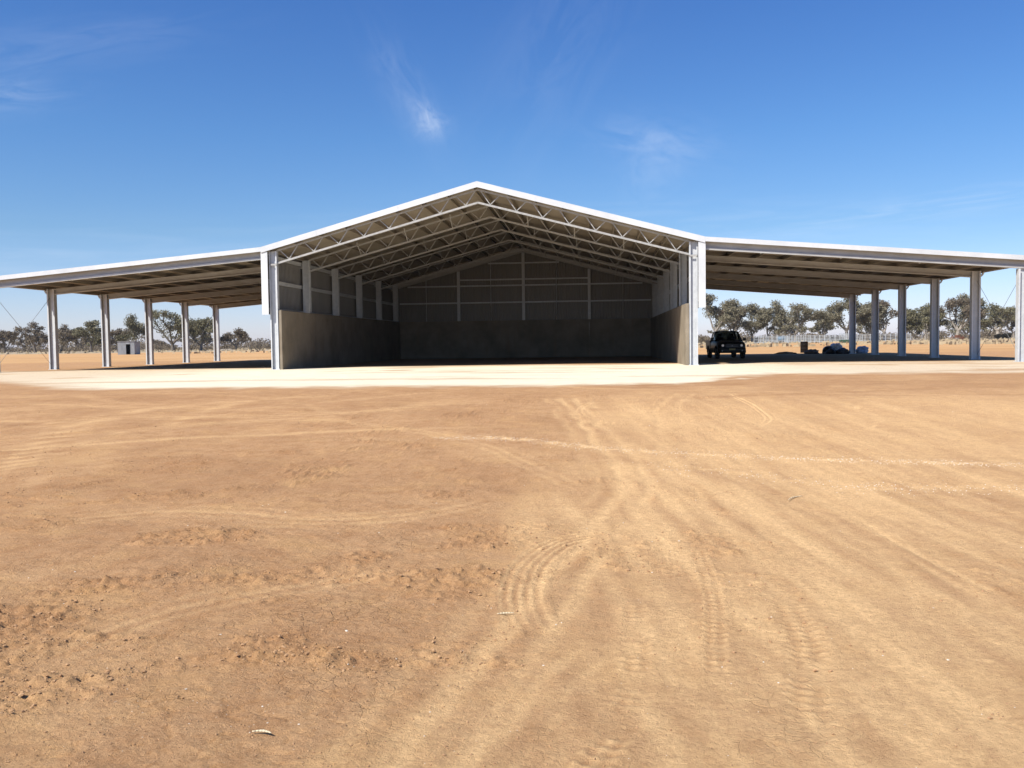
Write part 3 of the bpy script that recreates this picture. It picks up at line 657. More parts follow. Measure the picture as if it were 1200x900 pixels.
# ------------------------------------------------------------------ the ute under the right awning
def ute(loc, rz):
    r = empty('ute', loc, rz); tag(r, 'dark utility truck parked nose out in the shade beneath the right awning', 'ute')
    def loft(name, mat, st, smooth=True, par=r, sub=0):
        # st: list of (y, [(x,z) ... half profile from bottom centre to top centre])
        vs = []; fs = []; n = len(st[0][1])
        for y, pr in st:
            for x, z in pr: vs.append((x, y, z))
            for x, z in pr[::-1]: vs.append((-x, y, z))
        w = 2*n
        for i in range(len(st)-1):
            for j in range(w): a = i*w+j; b = i*w+(j+1) % w; fs.append((a, b, b+w, a+w))
        fs.append(tuple(range(w))[::-1]); fs.append(tuple(range((len(st)-1)*w, len(st)*w)))
        mb = MB(); mb.poly(vs, fs); o = mb.build(name, mat, par, smooth)
        bm = bmesh.new(); bm.from_mesh(o.data); bmesh.ops.remove_doubles(bm, verts=bm.verts, dist=1e-4); bmesh.ops.recalc_face_normals(bm, faces=bm.faces)
        if sub: bmesh.ops.bevel(bm, geom=[e for e in bm.edges if len(e.link_faces) == 2 and e.calc_face_angle() > .5], offset=.03, segments=2, affect='EDGES')
        bm.to_mesh(o.data); bm.free(); return o
    W = .88
    # lower body with bonnet: front at y=0
    def sec(y, zb, zt, w, crown=.03, sh=.06): return (y, [(w-.06, zb), (w, zb+.08), (w, zt-sh-.12), (w-.03, zt-sh), (w-.12, zt-.01), (w*.5, zt+crown)])
    loft('body', 'carpaint', [sec(.02, .46, .95, .80), sec(.14, .40, 1.03, .86), sec(.5, .36, 1.09, W), sec(1.25, .36, 1.15, W), sec(1.35, .36, 1.16, W), sec(3.1, .36, 1.16, W), sec(3.14, .36, 1.14, W)], True, sub=1)
    loft('cab', 'carpaint', [(1.98, [(.70, 1.70), (.68, 1.74), (.5, 1.765)]), (2.2, [(.71, 1.70), (.69, 1.765), (.5, 1.79)]), (2.95, [(.70, 1.70), (.68, 1.765), (.5, 1.785)]), (3.04, [(.69, 1.69), (.67, 1.72), (.5, 1.74)])], True)
    # pillars
    for s in (-1, 1):
        for (p0, p1) in (((s*.83, 1.28, 1.13), (s*.69, 2.0, 1.72)), ((s*.84, 2.2, 1.13), (s*.70, 2.2, 1.72)), ((s*.84, 3.08, 1.13), (s*.69, 3.0, 1.72))):
            mb = MB(); mb.bar(p0, p1, .07, .07); mb.build('pillar', 'carpaint', r)
    def quad(name, pts, mat, t=.012, par=r):
        a, b, c, d = map(Vector, pts); n = (b-a).cross(d-a).normalized()*t
        mb = MB(); mb.poly([a, b, c, d, a-n, b-n, c-n, d-n], [(0,1,2,3),(7,6,5,4),(0,4,5,1),(1,5,6,2),(2,6,7,3),(3,7,4,0)]); return mb.build(name, mat, par)
    quad('windscreen', [(-.79, 1.30, 1.15), (.79, 1.30, 1.15), (.66, 1.99, 1.71), (-.66, 1.99, 1.71)], 'glass')
    quad('rear_window', [(-.74, 3.08, 1.18), (.74, 3.08, 1.18), (.64, 3.02, 1.68), (-.64, 3.02, 1.68)], 'glass')
    for s in (-1, 1):
        quad('side_window', [(s*.835, 1.42, 1.17), (s*.835, 2.17, 1.17), (s*.70, 2.17, 1.69), (s*.70, 2.0, 1.69)], 'glass')
    # seats, dashboard and steering wheel seen through the screen
    mb = MB(); mb.box(-.78, .78, 1.32, 1.55, .9, 1.14); mb.build('dashboard', 'carplastic', r)
    for s in (-1, 1):
        mb = MB(); mb.box(s*.38-.25, s*.38+.25, 2.45, 2.62, .8, 1.42); mb.box(s*.38-.13, s*.38+.13, 2.47, 2.58, 1.44, 1.62); mb.build('seat', 'carplastic', r)
    mb = MB()
    for k in range(14):
        a0, a1 = 2*math.pi*k/14, 2*math.pi*(k+1)/14; f_ = lambda a: (.38+.18*math.cos(a), 1.72+.08*math.sin(a), 1.18+.16*math.sin(a)); mb.tube(f_(a0), f_(a1), .014, n=6)
    mb.build('steering_wheel', 'carplastic', r)
    # nose
    mb = MB(); mb.box(-.40, .40, -.035, .03, .74, .93); g = mb.build('grille', 'carplastic', r)
    for z in (.79, .88):
        mb = MB(); mb.box(-.38, .38, -.045, -.036, z-.008, z+.008); mb.build('grille_bar', 'rod', g)
    mb = MB(); mb.poly([(0, -.052, .79), (.035, -.052, .835), (0, -.052, .88), (-.035, -.052, .835), (0, -.037, .79), (.035, -.037, .835), (0, -.037, .88), (-.035, -.037, .835)], [(0,1,2,3),(0,4,5,1),(1,5,6,2),(2,6,7,3),(3,7,4,0)]); mb.build('badge', 'rim', g)
    for s in (-1, 1):
        mb = MB(); vs = [(s*.43, -.03, .76), (s*.74, .02, .76), (s*.80, .10, .82), (s*.80, .12, .93), (s*.46, -.01, .94)]
        vb = [(x, y+.10, z) for x, y, z in vs]; mb.poly(vs+vb, [(0,1,2,3,4), (9,8,7,6,5)]+[(i, (i+1) % 5, 5+(i+1) % 5, 5+i) for i in range(5)]); hl = mb.build('headlight', 'carplastic', r)
        mb = MB(); mb.tube((s*.58, -.04, .85), (s*.58, .01, .85), .075, n=16); mb.build('lamp_lens', 'lamp', hl)
        mb = MB(); mb.tube((s*.62, -.075, .52), (s*.62, -.03, .52), .05, n=12); mb.build('fog_lamp', 'rod', r)
    b = loft('front_bumper', 'carpaint', [(-.07, [(.60, .40), (.70, .42), (.72, .60), (.66, .68)]), (.02, [(.76, .38), (.84, .40), (.85, .64), (.80, .70)]), (.30, [(.80, .38), (.90, .42), (.90, .64), (.84, .68)])])
    mb = MB(); mb.box(-.45, .45, -.085, -.07, .43, .52); mb.build('air_intake', 'dark', b)
    mb = MB(); mb.box(-.19, .19, -.092, -.078, .55, .66); mb.build('number_plate', 'plate', b)
    # tub behind the cab
    tb = MB(); x = .90; y0, y1 = 3.16, 4.95; z0, z1 = .58, 1.16
    tb.box(-x, x, y0, y1, z0, z0+.05); tb.box(-x, -x+.05, y0, y1, z0+.051, z1); tb.box(x-.05, x, y0, y1, z0+.051, z1); tb.box(-x+.051, x-.051, y0, y0+.05, z0+.051, z1+.02)
    t = tb.build('tray', 'carpaint', r)
    mb = MB(); mb.box(-x+.052, x-.052, y1-.05, y1, z0+.052, z1-.005); mb.build('tailgate', 'carpaint', t)
    for s in (-1, 1):
        mb = MB(); a, b_ = sorted((s*(x-.10), s*x)); mb.box(a, b_, y1+.001, y1+.03, .8, 1.05); mb.build('tail_light', 'redlens', t)
        # mirrors
        mb = MB(); mb.bar((s*.84, 1.42, 1.17), (s*.98, 1.40, 1.22), .03, .03); mi = mb.build('mirror', 'carplastic', r)
        mb = MB(); mb.box(min(s*.95, s*1.12), max(s*.95, s*1.12), 1.36, 1.44, 1.15, 1.33); mb.build('mirror_housing', 'carplastic', mi)
        # door handle, arch flare
        mb = MB(); a, b_ = sorted((s*(W+.001), s*(W+.02))); mb.box(a, b_, 2.02, 2.16, 1.0, 1.03); mb.build('door_handle', 'chrome', r)
    for s in (-1, 1):
        for y in (.78, 3.92):
            mb = MB()
            cx_ = s*.80; R0 = .36; n = 24; w2 = .12
            prof = [(-w2, .22), (-w2, .33), (-w2+.03, R0), (w2-.03, R0), (w2, .33), (w2, .22)]
            vs = []; fs = []
            for k in range(n):
                t_ = 2*math.pi*k/n
                for a, rr in prof: vs.append((cx_+a, y+rr*math.cos(t_), .36+rr*math.sin(t_)))
            q = len(prof)
            for k in range(n):
                for j in range(q): a = k*q+j; b2 = k*q+(j+1) % q; c2 = ((k+1) % n)*q+(j+1) % q; d2 = ((k+1) % n)*q+j; fs.append((a, b2, c2, d2))
            mb.poly(vs, fs); wh = mb.build('wheel', 'rubber', r, True)
            mb = MB(); mb.tube((cx_-.07, y, .36), (cx_+.07, y, .36), .215, n=20)
            for k in range(6): t_ = k*math.pi/3; mb.bar((cx_+s*.09, y, .36), (cx_+s*.09, y+.2*math.cos(t_), .36+.2*math.sin(t_)), .05, .03, (1, 0, 0))
            mb.build('rim', 'rim', wh)
            mb = MB()
            for k in range(10):
                a0, a1 = math.pi*k/10, math.pi*(k+1)/10; p = lambda a: (s*(W+.025), y+.42*math.cos(a), .38+.42*math.sin(a)); mb.bar(p(a0), p(a1), .07, .05, (s, 0, 0))
            mb.build('wheel_arch', 'carplastic', r)
    return r
u_ = ute((12.98, 12.2, 0), math.radians(1.5)); u_.scale = (.91, .91, .91)

# ------------------------------------------------------------------ drum and rubbish behind the awning
def drum(x, y):
    mb = MB(); n = 28; prof = [(0, .0), (.29, .0), (.295, .015), (.285, .03), (.285, .28), (.297, .295), (.285, .31), (.285, .57), (.297, .585), (.285, .60), (.285, .86), (.295, .875), (.29, .885), (.265, .885), (.265, .86), (0, .86)]
    vs = []; fs = []
    for k in range(n):
        t = 2*math.pi*k/n
        for r, z in prof: vs.append((r*math.cos(t), r*math.sin(t), z))
    q = len(prof)
    for k in range(n):
        for j in range(q-1): fs.append((k*q+j, ((k+1) % n)*q+j, ((k+1) % n)*q+j+1, k*q+j+1))
    mb.poly(vs, fs); o = mb.build('oil_drum', 'drum', None, True, (x, y, gz(x, y)-.005))
    tag(o, 'dark upright oil drum standing alone behind the right awning', 'drum')
drum(21.6, 32.4)
def bag(name, x, y, s, mat, label, cat, seed, fl=.7, grp=None):
    bm = bmesh.new(); bmesh.ops.create_icosphere(bm, subdivisions=4, radius=1); r = np.random.default_rng(seed); ph = r.uniform(0, 6, 6)
    for v in bm.verts:
        p = v.co.copy(); k = 1+.18*math.sin(3*p.x+ph[0]+2*p.y)+.14*math.sin(5*p.y+ph[1]+3*p.z)+.08*math.sin(9*p.x+ph[2]-7*p.z)+.05*math.sin(14*p.y+ph[3]+11*p.x)
        if p.z > .55: k += .25*(p.z-.55)
        v.co = Vector((p.x*s[0]*k, p.y*s[1]*k, max(p.z*s[2]*k, -s[2]*.62)+s[2]*.62))
    me = bpy.data.meshes.new(name); bm.to_mesh(me); bm.free(); me.polygons.foreach_set('use_smooth', [True]*len(me.polygons)); me.materials.append(M[mat])
    o = bpy.data.objects.new(name, me); C.objects.link(o); o.location = (x, y, gz(x, y)-.01); tag(o, label, cat, grp)
g_ = 'rubbish heaped by the far right awning column'
bag('rubbish_bag', 21.7, 25.0, (.42, .4, .30), 'bag_black', 'black plastic rubbish bag at the front left of the heap', 'rubbish bag', 1, grp=g_)
bag('rubbish_bag', 22.35, 26.0, (.45, .4, .42), 'bag_white', 'white plastic bag on top of the heap left of the awning column', 'rubbish bag', 2, grp=g_)
bag('rubbish_bag', 24.2, 26.2, (.42, .38, .30), 'bag_blue', 'blue grey plastic bag right of the rear awning column', 'rubbish bag', 3, grp=g_)
bag('rubbish_bag', 22.5, 24.9, (.40, .34, .24), 'bag_black', 'glossy black rubbish bag lying in front of the white bag', 'rubbish bag', 4, grp=g_)
bag('sack', 20.7, 26.2, (.45, .35, .2), 'bag_brown', 'flattened brown sack at the left end of the rubbish heap', 'sack', 5, grp=g_)
bag('dirt_mound', 19.2, 27.5, (.7, .5, .10), 'clod', 'low mound of dark earth behind the right awning', 'mound', 6)

# ------------------------------------------------------------------ distant things
def tin_shed():
    x, y = -83.2, 122.6; z = gz(x, y)-.05; r = empty('tin_shed', (x, y, z), math.radians(9)); tag(r, 'small grey tin hut with a dark doorway standing alone in the left paddock', 'hut')
    w, d, h = 3.1, 3.0, 2.5
    def rib_wall(name, p, q, hh, out, skip=None):
        p, q = Vector(p), Vector(q); L = (q-p).length; run = (q-p)/L; out = Vector(out); pr = ribbed(0, L, .2, .025); n = len(pr); mb = MB()
        vs = [p+run*a+out*b for a, b in pr]+[p+run*a+out*b+Vector((0, 0, hh)) for a, b in pr]
        fs = [(i, i+1, n+i+1, n+i) for i in range(n-1) if not (skip and skip[0] < (pr[i][0]+pr[i+1][0])/2 < skip[1])]; mb.poly(vs, fs); return mb.build(name, 'tin', r)
    f = rib_wall('front_wall', (-w/2, -d/2, 0), (w/2, -d/2, 0), h, (0, -1, 0), (1.5, 2.3))
    mb = MB(); mb.box(-w/2+1.5, -w/2+2.3, -d/2-.01, -d/2+.01, 2.0, h); mb.build('door_head', 'tin', r)
    rib_wall('side_wall', (w/2, -d/2, 0), (w/2, d/2, 0), h, (1, 0, 0)); rib_wall('side_wall', (-w/2, -d/2, 0), (-w/2, d/2, 0), h, (-1, 0, 0)); rib_wall('rear_wall', (-w/2, d/2, 0), (w/2, d/2, 0), h, (0, 1, 0))
    mb = MB(); mb.extrude([(-d/2-.12, h), (d/2+.12, h-.12), (d/2+.12, h-.08), (-d/2-.12, h+.06)], (-w/2-.1, 0, 0), (w/2+.1, 0, 0), (0, 1, 0), (0, 0, 1)); mb.build('roof', 'tin', r)
    mb = MB(); mb.box(-w/2+.2, w/2-.2, .2, .3, 0, 2.2); mb.build('doorway_shade_sheet', 'dark', r)  # dark sheet added inside so the doorway reads as shaded
tin_shed()
def yard(p, q, label, seed, hh=2.0, n=16, rails=5):
    p, q = Vector((*p, 0)), Vector((*q, 0)); r = empty('stock_yard_fence', (p.x, p.y, gz(p.x, p.y))); tag(r, label, 'fence', 'steel rail yards in front of the right trees')
    d = q-p; rr = random.Random(seed); h0 = r.location.z
    for i in range(n+1):
        c = d*(i/n); z = gz(p.x+c.x, p.y+c.y)-h0; mb = MB(); mb.tube((c.x, c.y, z-.1), (c.x, c.y, z+hh+rr.uniform(-.05, .12)), .07, n=6); mb.build('post', 'yard', r)
    z1 = gz(q.x, q.y)-h0
    for k in range(rails):
        z = .35+k*(hh-.45)/(rails-1); mb = MB(); mb.bar((0, 0, z), (d.x, d.y, z+z1), .06, .11); mb.build('rail', 'yard', r)
yard((46.5, 198), (66, 199.5), 'grey steel rail fence of the stock yard, longest front run right of the ute', 1)
yard((66, 199.7), (88, 204), 'grey rail fence continuing the yard front behind the right awning columns', 2)
yard((50, 216), (80, 219), 'grey rail fence along the back of the stock yard', 3, n=20)
yard((56, 200), (57.5, 216), 'short cross rail fence dividing the stock yard near the blue tank', 4, n=8)
yard((72, 201), (73.5, 218), 'short cross rail fence towards the right end of the stock yard', 5, 2.3, 8, 6)
def tank_trailer():
    x, y = 56.6, 213.0; r = empty('tank_trailer', (x, y, gz(x, y)), .1); tag(r, 'faded blue tank on a small trailer beside the stock yard rails', 'trailer')
    mb = MB(); mb.tube((-1.1, 0, 1.15), (1.1, 0, 1.15), .62, n=18); mb.build('tank', 'bluepaint', r, True)
    mb = MB(); mb.box(-1.4, 1.4, -.6, .6, .5, .6); mb.bar((-1.4, 0, .55), (-2.5, 0, .45), .1); mb.build('chassis', 'rod', r)
    for s in (-1, 1):
        mb = MB(); mb.tube((0, s*.62, .35), (0, s*.8, .35), .35, n=16); mb.build('wheel', 'rubber', r)
    mb = MB(); mb.tube((0, 0, 1.72), (0, 0, 1.85), .18, n=12); mb.build('filler_cap', 'rod', r)
tank_trailer()
def bin_(x, y):
    r = empty('water_trough', (x, y, gz(x, y)), .05); tag(r, 'low dark green trough on the orange ground before the stock yard', 'trough')
    mb = MB(); prof = [(-.5, 0), (.5, 0), (.6, .72), (.52, .72), (.44, .08), (-.44, .08), (-.52, .72), (-.6, .72)]; mb.extrude(prof, (-.95, 0, .03), (.95, 0, .03), (0, 1, 0), (0, 0, 1)); mb.build('trough_body', 'greenbin', r)
    for s in (-1, 1):
        mb = MB(); mb.box(min(s*.96, s*1.02), max(s*.96, s*1.02), -.62, .62, 0, .76); mb.build('end_panel', 'greenbin', r)
bin_(64.0, 178.0)
def plough(x, y):
    r = empty('rusty_implement', (x, y, gz(x, y)), .3); tag(r, 'rusty wheeled farm implement left at the edge of the right trees', 'farm implement')
    mb = MB(); mb.bar((-2.2, 0, .7), (2.2, 0, .7), .12); mb.bar((-1.6, 1.2, .7), (1.6, 1.2, .7), .12); mb.bar((0, -2, .5), (0, 1.2, .7), .12); mb.build('frame', 'rust', r)
    for s in (-1, 1):
        mb = MB()
        for k in range(16): a0, a1 = math.pi*k/8, math.pi*(k+1)/8; mb.tube((s*1.9, .6+.6*math.cos(a0), .6+.6*math.sin(a0)), (s*1.9, .6+.6*math.cos(a1), .6+.6*math.sin(a1)), .06, n=6)
        for k in range(4): a0 = math.pi*k/4; mb.tube((s*1.9, .6-.6*math.cos(a0), .6-.6*math.sin(a0)), (s*1.9, .6+.6*math.cos(a0), .6+.6*math.sin(a0)), .03, n=5)
        mb.build('wheel', 'rust', r)
    for i in range(6):
        mb = MB(); xx = -1.5+i*.6; mb.bar((xx, .1, .7), (xx, .2, .1), .06); mb.bar((xx, .2, .1), (xx, -.1, .02), .08); mb.build('tine', 'rust', r)
    mb = MB(); mb.box(-.7, .7, .1, 1.0, .8, 1.5); mb.build('seed_box', 'rust', r)
plough(118.8, 252)
def log(x, y, L, a, label):
    mb = MB(); rr = random.Random(int(x)); p = Vector((-L/2, 0, .22))
    for k in range(5): q = p+Vector((L/5, rr.uniform(-.15, .15), rr.uniform(-.03, .05))); mb.tube(p, q, .26-.03*k, .26-.03*(k+1), 8); p = q
    mb.tube((L*.1, 0, .25), (L*.25, .5, .8), .1, .05, 6); o = mb.build('fallen_log', 'bark', None, True, (x, y, gz(x, y))); o.rotation_euler.z = a; tag(o, label, 'log', 'fallen logs by the trees')
log(107.8, 262, 5.5, .1, 'grey fallen log lying in the dry grass between two right awning columns')
log(-112, 236, 4.2, -.2, 'fallen log in the left paddock beside the last awning column')

# ------------------------------------------------------------------ trees
def leaf_cloud(centers, radii, counts, size, seed):
    r = np.random.default_rng(seed); P = []
    for c, rad, n in zip(centers, radii, counts):
        d = r.normal(size=(n, 3)); d /= np.linalg.norm(d, axis=1)[:, None]; rr = r.random(n)**.55
        P.append(np.array(c)+d*rr[:, None]*np.array(rad))
    P = np.concatenate(P); n = len(P); s = size*r.uniform(.6, 1.4, n)[:, None]
    u = r.normal(size=(n, 3)); u /= np.linalg.norm(u, axis=1)[:, None]; v = np.cross(u, r.normal(size=(n, 3))); v /= np.linalg.norm(v, axis=1)[:, None]
    v *= .55; q = np.stack([P-u*s-v*s*.2, P-v*s, P+u*s+v*s*.2, P+v*s], 1).reshape(-1, 3)
    return q
def quads_obj(name, q, mat, parent=None):
    me = bpy.data.meshes.new(name); n = len(q)//4; me.vertices.add(len(q)); me.vertices.foreach_set('co', q.astype(np.float32).ravel())
    me.loops.add(len(q)); me.loops.foreach_set('vertex_index', np.arange(len(q), dtype=np.int32)); me.polygons.add(n)
    me.polygons.foreach_set('loop_start', (np.arange(n)*4).astype(np.int32)); me.polygons.foreach_set('loop_total', np.full(n, 4, np.int32)); me.update(calc_edges=True)
    me.materials.append(M[mat]); o = bpy.data.objects.new(name, me); C.objects.link(o)
    if parent: o.parent = parent
    return o
def gum(x, y, H, W, seed, label, leaf='leafA', lean=0., dens=1., low=.25, bark='bark', size=.26):
    """a gum tree: forked trunk, rising limbs, leaves only in clumps at the limb ends"""
    r = random.Random(seed); root = empty('gum_tree', (x, y, gz(x, y)-.05)); tag(root, label, 'tree', 'gum trees along the far paddock edge')
    mb = MB(); tips = []
    def limb(p, d, L, rad, depth):
        p = Vector(p); d = Vector(d).normalized(); seg = 3
        for k in range(seg):
            d2 = (d+Vector((r.uniform(-.25, .25), r.uniform(-.25, .25), r.uniform(-.05, .18)))).normalized(); q = p+d2*(L/seg); r1 = rad*(1-.2*(k+1)/seg*1.6)
            mb.tube(p, q, rad*(1-.2*k/seg*1.6), max(r1, .015), 5 if depth > 1 else 7, False); p = q; d = d2
            if depth >= 1 and k >= 1: tips.append((p, .72))
        if depth >= 3 or L < H*.09: tips.append((p, 1.)); return
        for k in range(r.choice((2, 3, 3))):
            a = r.uniform(0, 6.283); sp = r.uniform(.35, .85)
            nd = (d*1.0+Vector((math.cos(a)*sp*wr, math.sin(a)*sp*wr, r.uniform(-.75, .35)))).normalized(); limb(p, nd, L*r.uniform(.6, .85), rad*.58, depth+1)
    wr = min(1.5, max(.7, W/H*1.35)); tr = H*.028+.08; th = H*r.uniform(.10, .2)
    top = Vector((lean*th, r.uniform(-.1, .1)*th, th)); mb.tube((0, 0, -.2), top*.5, tr*1.35, tr*1.05, 9, False); mb.tube(top*.5, top, tr*1.05, tr, 9, False)
    for k in range(r.choice((3, 4, 4, 5))):
        a = k*1.7+r.uniform(-.5, .5); sp = r.uniform(.35, 1.15)*wr
        limb(top, (math.cos(a)*sp+lean, math.sin(a)*sp, r.uniform(.55, 1.)), H*r.uniform(.24, .34), tr*.62, 1)
    # fit the skeleton to the tree's height and width
    tp = np.array([t[0][:] for t in tips]); hs = (H*.93)/max(tp[:, 2].max(), .1); wsx = (W/2*.9)/max(np.percentile(np.abs(tp[:, 0]), 94), .1)
    S = Vector((wsx, wsx, hs)); mb.v = [(a*S.x, b*S.y, c*S.z) for a, b, c in mb.v]
    mb.build('trunk', bark, root, True)
    cs, rs, ns = [], [], []
    for (p, w) in tips:
        p = Vector((p.x*S.x, p.y*S.y, p.z*S.z))
        if p.z < H*low: continue
        if r.random() < .14: continue
        R = H*r.uniform(.07, .13)*w+.35
        cs.append((p.x+r.uniform(-.3, .3), p.y, p.z+R*.1)); rs.append((R*1.15, R*1.15, R*.72)); ns.append(int(max(14, 40*R*R*dens/ (size/.26)**2 )))
    quads_obj('crown', leaf_cloud(cs, rs, ns, size, seed), leaf, root)
    return root
TREES = [
 (-192.5, 243, 7.2, 6.5, 'leafC', 'low brown green gum at the left edge of the photo'),
 (-181.8, 243.5, 9.6, 8.2, 'leafC', 'rounded gum left of the first visible left awning column'),
 (-175.0, 247, 8.8, 7.4, 'leafC', 'wide dark gum just left of the first visible left awning column'),
 (-169.8, 262, 6.0, 5.0, 'leafA', 'small gum between the first and second left awning columns'),
 (-163.3, 245.6, 9.8, 8.2, 'leafA', 'spreading gum with dark double trunk left of the second left awning column'),
 (-155.5, 249, 7.6, 6.8, 'leafC', 'low gum partly behind the second left awning column'),
 (-149.8, 246.9, 11.6, 7.0, 'leafA', 'tall upright gum directly behind the small tin hut'),
 (-136.0, 248.1, 12.8, 13.0, 'leafA', 'largest spreading gum behind the third left awning column'),
 (-126.5, 249.1, 10.5, 8.6, 'leafA', 'full gum between the fourth and fifth left awning columns'),
 (-117.3, 256, 7.0, 6.6, 'leafC', 'low gum just right of the last left awning column'),
 (44.8, 262, 15.8, 10.5, 'leafB', 'tallest thick gum behind the ute beside the shed wall'),
 (52.5, 272, 12.6, 7.0, 'leafC', 'thin grey limbed gum right behind the ute'),
 (57.7, 266.3, 12.2, 6.0, 'leafB', 'airy gum with pale limbs right of the ute'),
 (63.1, 266.8, 13.0, 6.2, 'leafB', 'narrow upright gum between the ute and the drum'),
 (72.3, 267.7, 11.8, 12.0, 'leafB', 'broad spreading gum above the drum'),
 (83.0, 274, 9.6, 7.0, 'leafB', 'low gum right of the drum behind the stock yard'),
 (89.5, 269.3, 14.2, 9.8, 'leafB', 'big gum behind the rearmost right awning column'),
 (97.4, 270, 12.2, 6.6, 'leafB', 'gum between the two rearmost right awning columns'),
 (102.2, 270.4, 13.0, 8.0, 'leafC', 'grey twiggy gum left of the middle right awning column'),
 (111.0, 276, 10.2, 6.0, 'leafA', 'small green gum right of the middle right awning column'),
 (115.6, 271.7, 11.2, 7.2, 'leafA', 'round green gum left of the fourth right awning column'),
 (121.4, 282, 9.4, 6.4, 'leafB', 'low gum just right of the fourth right awning column'),
 (126.2, 272.7, 13.6, 10, 'leafC', 'dense brown green gum left of the nearest shaded right awning column'),
 (133.9, 280, 15.4, 5.4, 'leafB', 'tall narrow gum rising above its neighbours right of the nearest shaded awning column'),
 (138.0, 270, 11.0, 9.0, 'leafA', 'dense low gum between the last two right awning columns'),
 (145.2, 274.4, 9.4, 8.2, 'leafC', 'low gum beside the outermost right awning column'),
]
for i, (x, y, H, W, lf, lab) in enumerate(TREES): gum(x, y, H*1.06, W*1.32, 100+i, lab, lf, random.Random(i).uniform(-.2, .2), 1.0, .13, 'bark' if i > 9 else 'bark_dark')
# a second, farther rank on the right that fills the gaps between crowns
SEC = [(62, 345, 10, 11), (88, 352, 11, 12), (101, 350, 10, 10), (122, 356, 11, 11), (140, 352, 10.5, 12), (160, 350, 11, 13), (172, 356, 10, 12)]
for i, (x, y, H, W) in enumerate(SEC):
    o = gum(x, y, H, W, 300+i, '', 'leafB', 0, .8, .12, 'bark', .36)
    o['label'] = ['pale gum of the farther rank seen behind the ute and yard', 'farther gum filling the gap above the stock yard', 'farther gum behind the rearmost right awning column', 'farther gum behind the middle right awning column',
                  'farther gum glimpsed beside the fourth right awning column', 'farther gum low between the last two right awning columns', 'farther gum at the right edge of the photo'][i]
    o['group'] = 'farther rank of gum trees on the right'
LEFT2 = [(-262, 330, 8, 12), (-240, 326, 7.5, 11), (-222, 335, 8, 10), (-205, 330, 7, 12), (-186, 332, 8, 11), (-168, 338, 7, 12), (-150, 335, 7.5, 11)]
LL = ['low far gum at the left margin between two nearer crowns', 'low far gum behind the first visible left awning column', 'low far gum left of the second left awning column', 'low far gum behind the second left awning column',
      'low far gum right of the small tin hut', 'low far gum left of the largest spreading gum', 'low far gum between the largest gum and the last left columns']
for i, (x, y, H, W) in enumerate(LEFT2):
    o = gum(x, y, H, W, 400+i, LL[i], 'leafC', 0, .9, .05, 'bark_dark', .34); o['group'] = 'farther rank of gum trees on the left'
# dark low bushes
def bush(x, y, H, W, seed, label):
    r = random.Random(seed); root = empty('dark_bush', (x, y, gz(x, y))); tag(root, label, 'bush', 'dark bushes before the right trees'); mb = MB(); cs = []; rs = []; ns = []
    for k in range(7):
        a = r.uniform(0, 6.28); e = Vector((math.cos(a)*W*.35, math.sin(a)*W*.35, H*r.uniform(.45, .8))); mb.tube((0, 0, 0), e, .06, .02, 5, False); cs.append(e[:]); rs.append((W*.24, W*.24, H*.26)); ns.append(150)
    cs.append((0, 0, H*.45)); rs.append((W*.42, W*.42, H*.4)); ns.append(300)
    mb.build('stem', 'bark_dark', root); quads_obj('foliage', leaf_cloud(cs, rs, ns, .14, seed), 'leafD', root)
bush(127.5, 245, 1.8, 1.9, 1, 'small almost black bush just right of the nearest shaded right awning column')
bush(129.9, 245, 2.1, 3.0, 2, 'larger almost black bush further right on the orange ground')
bush(49.8, 214, 1.8, 1.6, 3, 'dark bush at the left end of the stock yard')
# low scrub under and between the gums
def scrub():
    r = random.Random(21); cs = []; rs = []; ns = []
    for k in range(330):
        x = r.uniform(-300, 205); 
        if -112 < x < 38: continue
        y = r.uniform(283, 340) + (0 if x > 0 else -10); h = r.uniform(.7, 3.2); w = r.uniform(2, 5.5); cs.append((x, y, gz(x, y)+h*.45)); rs.append((w, w*.7, h*.55)); ns.append(int(w*h*22))
    o = quads_obj('scrub_understorey', leaf_cloud(cs, rs, ns, .3, 31), 'leafC'); tag(o, 'low brown scrub growing under and between the gum trees', 'scrub', kind='stuff')
scrub()
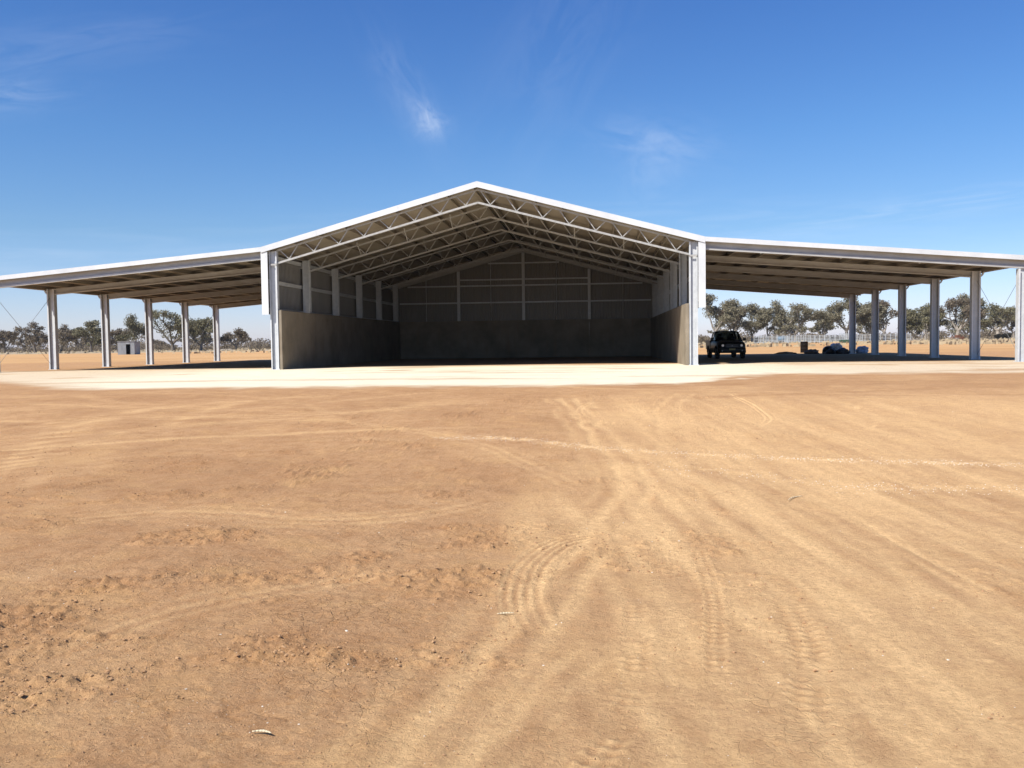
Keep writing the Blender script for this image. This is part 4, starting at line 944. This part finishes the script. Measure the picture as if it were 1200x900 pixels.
# far-off wood on the horizon
def far_wood():
    r = random.Random(4); cs = []; rs = []; ns = []
    for k in range(230):
        a = r.uniform(-.75, .75); d = r.uniform(620, 1100); x = CX+math.sin(a)*d; y = -CD+math.cos(a)*d
        if r.random() < .15: continue
        h = r.uniform(5, 10.5); w = r.uniform(6, 15); cs.append((x, y, h*.42+gz(x, y)-.5)); rs.append((w, w*.7, h*.5)); ns.append(int(w*14))
    o = quads_obj('distant_woodland', leaf_cloud(cs, rs, ns, .95, 8), 'leafC'); tag(o, 'low hazy band of far trees along the horizon', 'woodland', kind='stuff')
far_wood()
hb = MB(); hb.box(-4500, 4500, -420, 5400, -3, 22); hz = hb.build('haze', 'flash'); tag(hz, kind='stuff')
hm, hn, hp = new_mat('dusty_air'); hn.nodes.remove(hp); pv = hn.nodes.new('ShaderNodeVolumePrincipled'); pv.inputs['Color'].default_value = (.90, .93, 1, 1)
pv.inputs['Density'].default_value = .00009; pv.inputs['Anisotropy'].default_value = .2; hn.links.new(pv.outputs[0], hn.nodes['Material Output'].inputs['Volume']); hz.data.materials[0] = hm
# tufts of dry grass in the far paddock
def tufts():
    r = np.random.default_rng(12); n = 9000; d = 110*(4.2)**r.random(n); a = r.uniform(-.62, .62, n); x = CX+np.sin(a-.0)*d; y = -CD+np.cos(a)*d
    den = fbm(x, y, .03, 3, 29); keep = (den > .42) & (y > 90) & ((y > 185) | (den > .6)); x, y = x[keep], y[keep]; n = len(x); z = np.array([gz(i, j) for i, j in zip(x, y)])
    h = r.uniform(.2, .55, n); w = r.uniform(.3, 1.0, n); t = r.uniform(-1.2, 1.2, n); dx, dy = np.cos(t)*w, np.sin(t)*w
    q = np.stack([np.stack([x-dx*.5, y-dy*.5, z], 1), np.stack([x+dx*.5, y+dy*.5, z], 1), np.stack([x+dx*.4, y+dy*.4, z+h], 1), np.stack([x-dx*.3, y-dy*.3, z+h*.9], 1)], 1).reshape(-1, 3)
    o = quads_obj('dry_grass', q, 'straw'); tag(o, 'tufts of dry pale grass in the far paddock', 'grass', kind='stuff')
M['straw'] = surf('dry_straw', (.30, .24, .15), (.42, .34, .22), .9, 0, .3)
tufts()
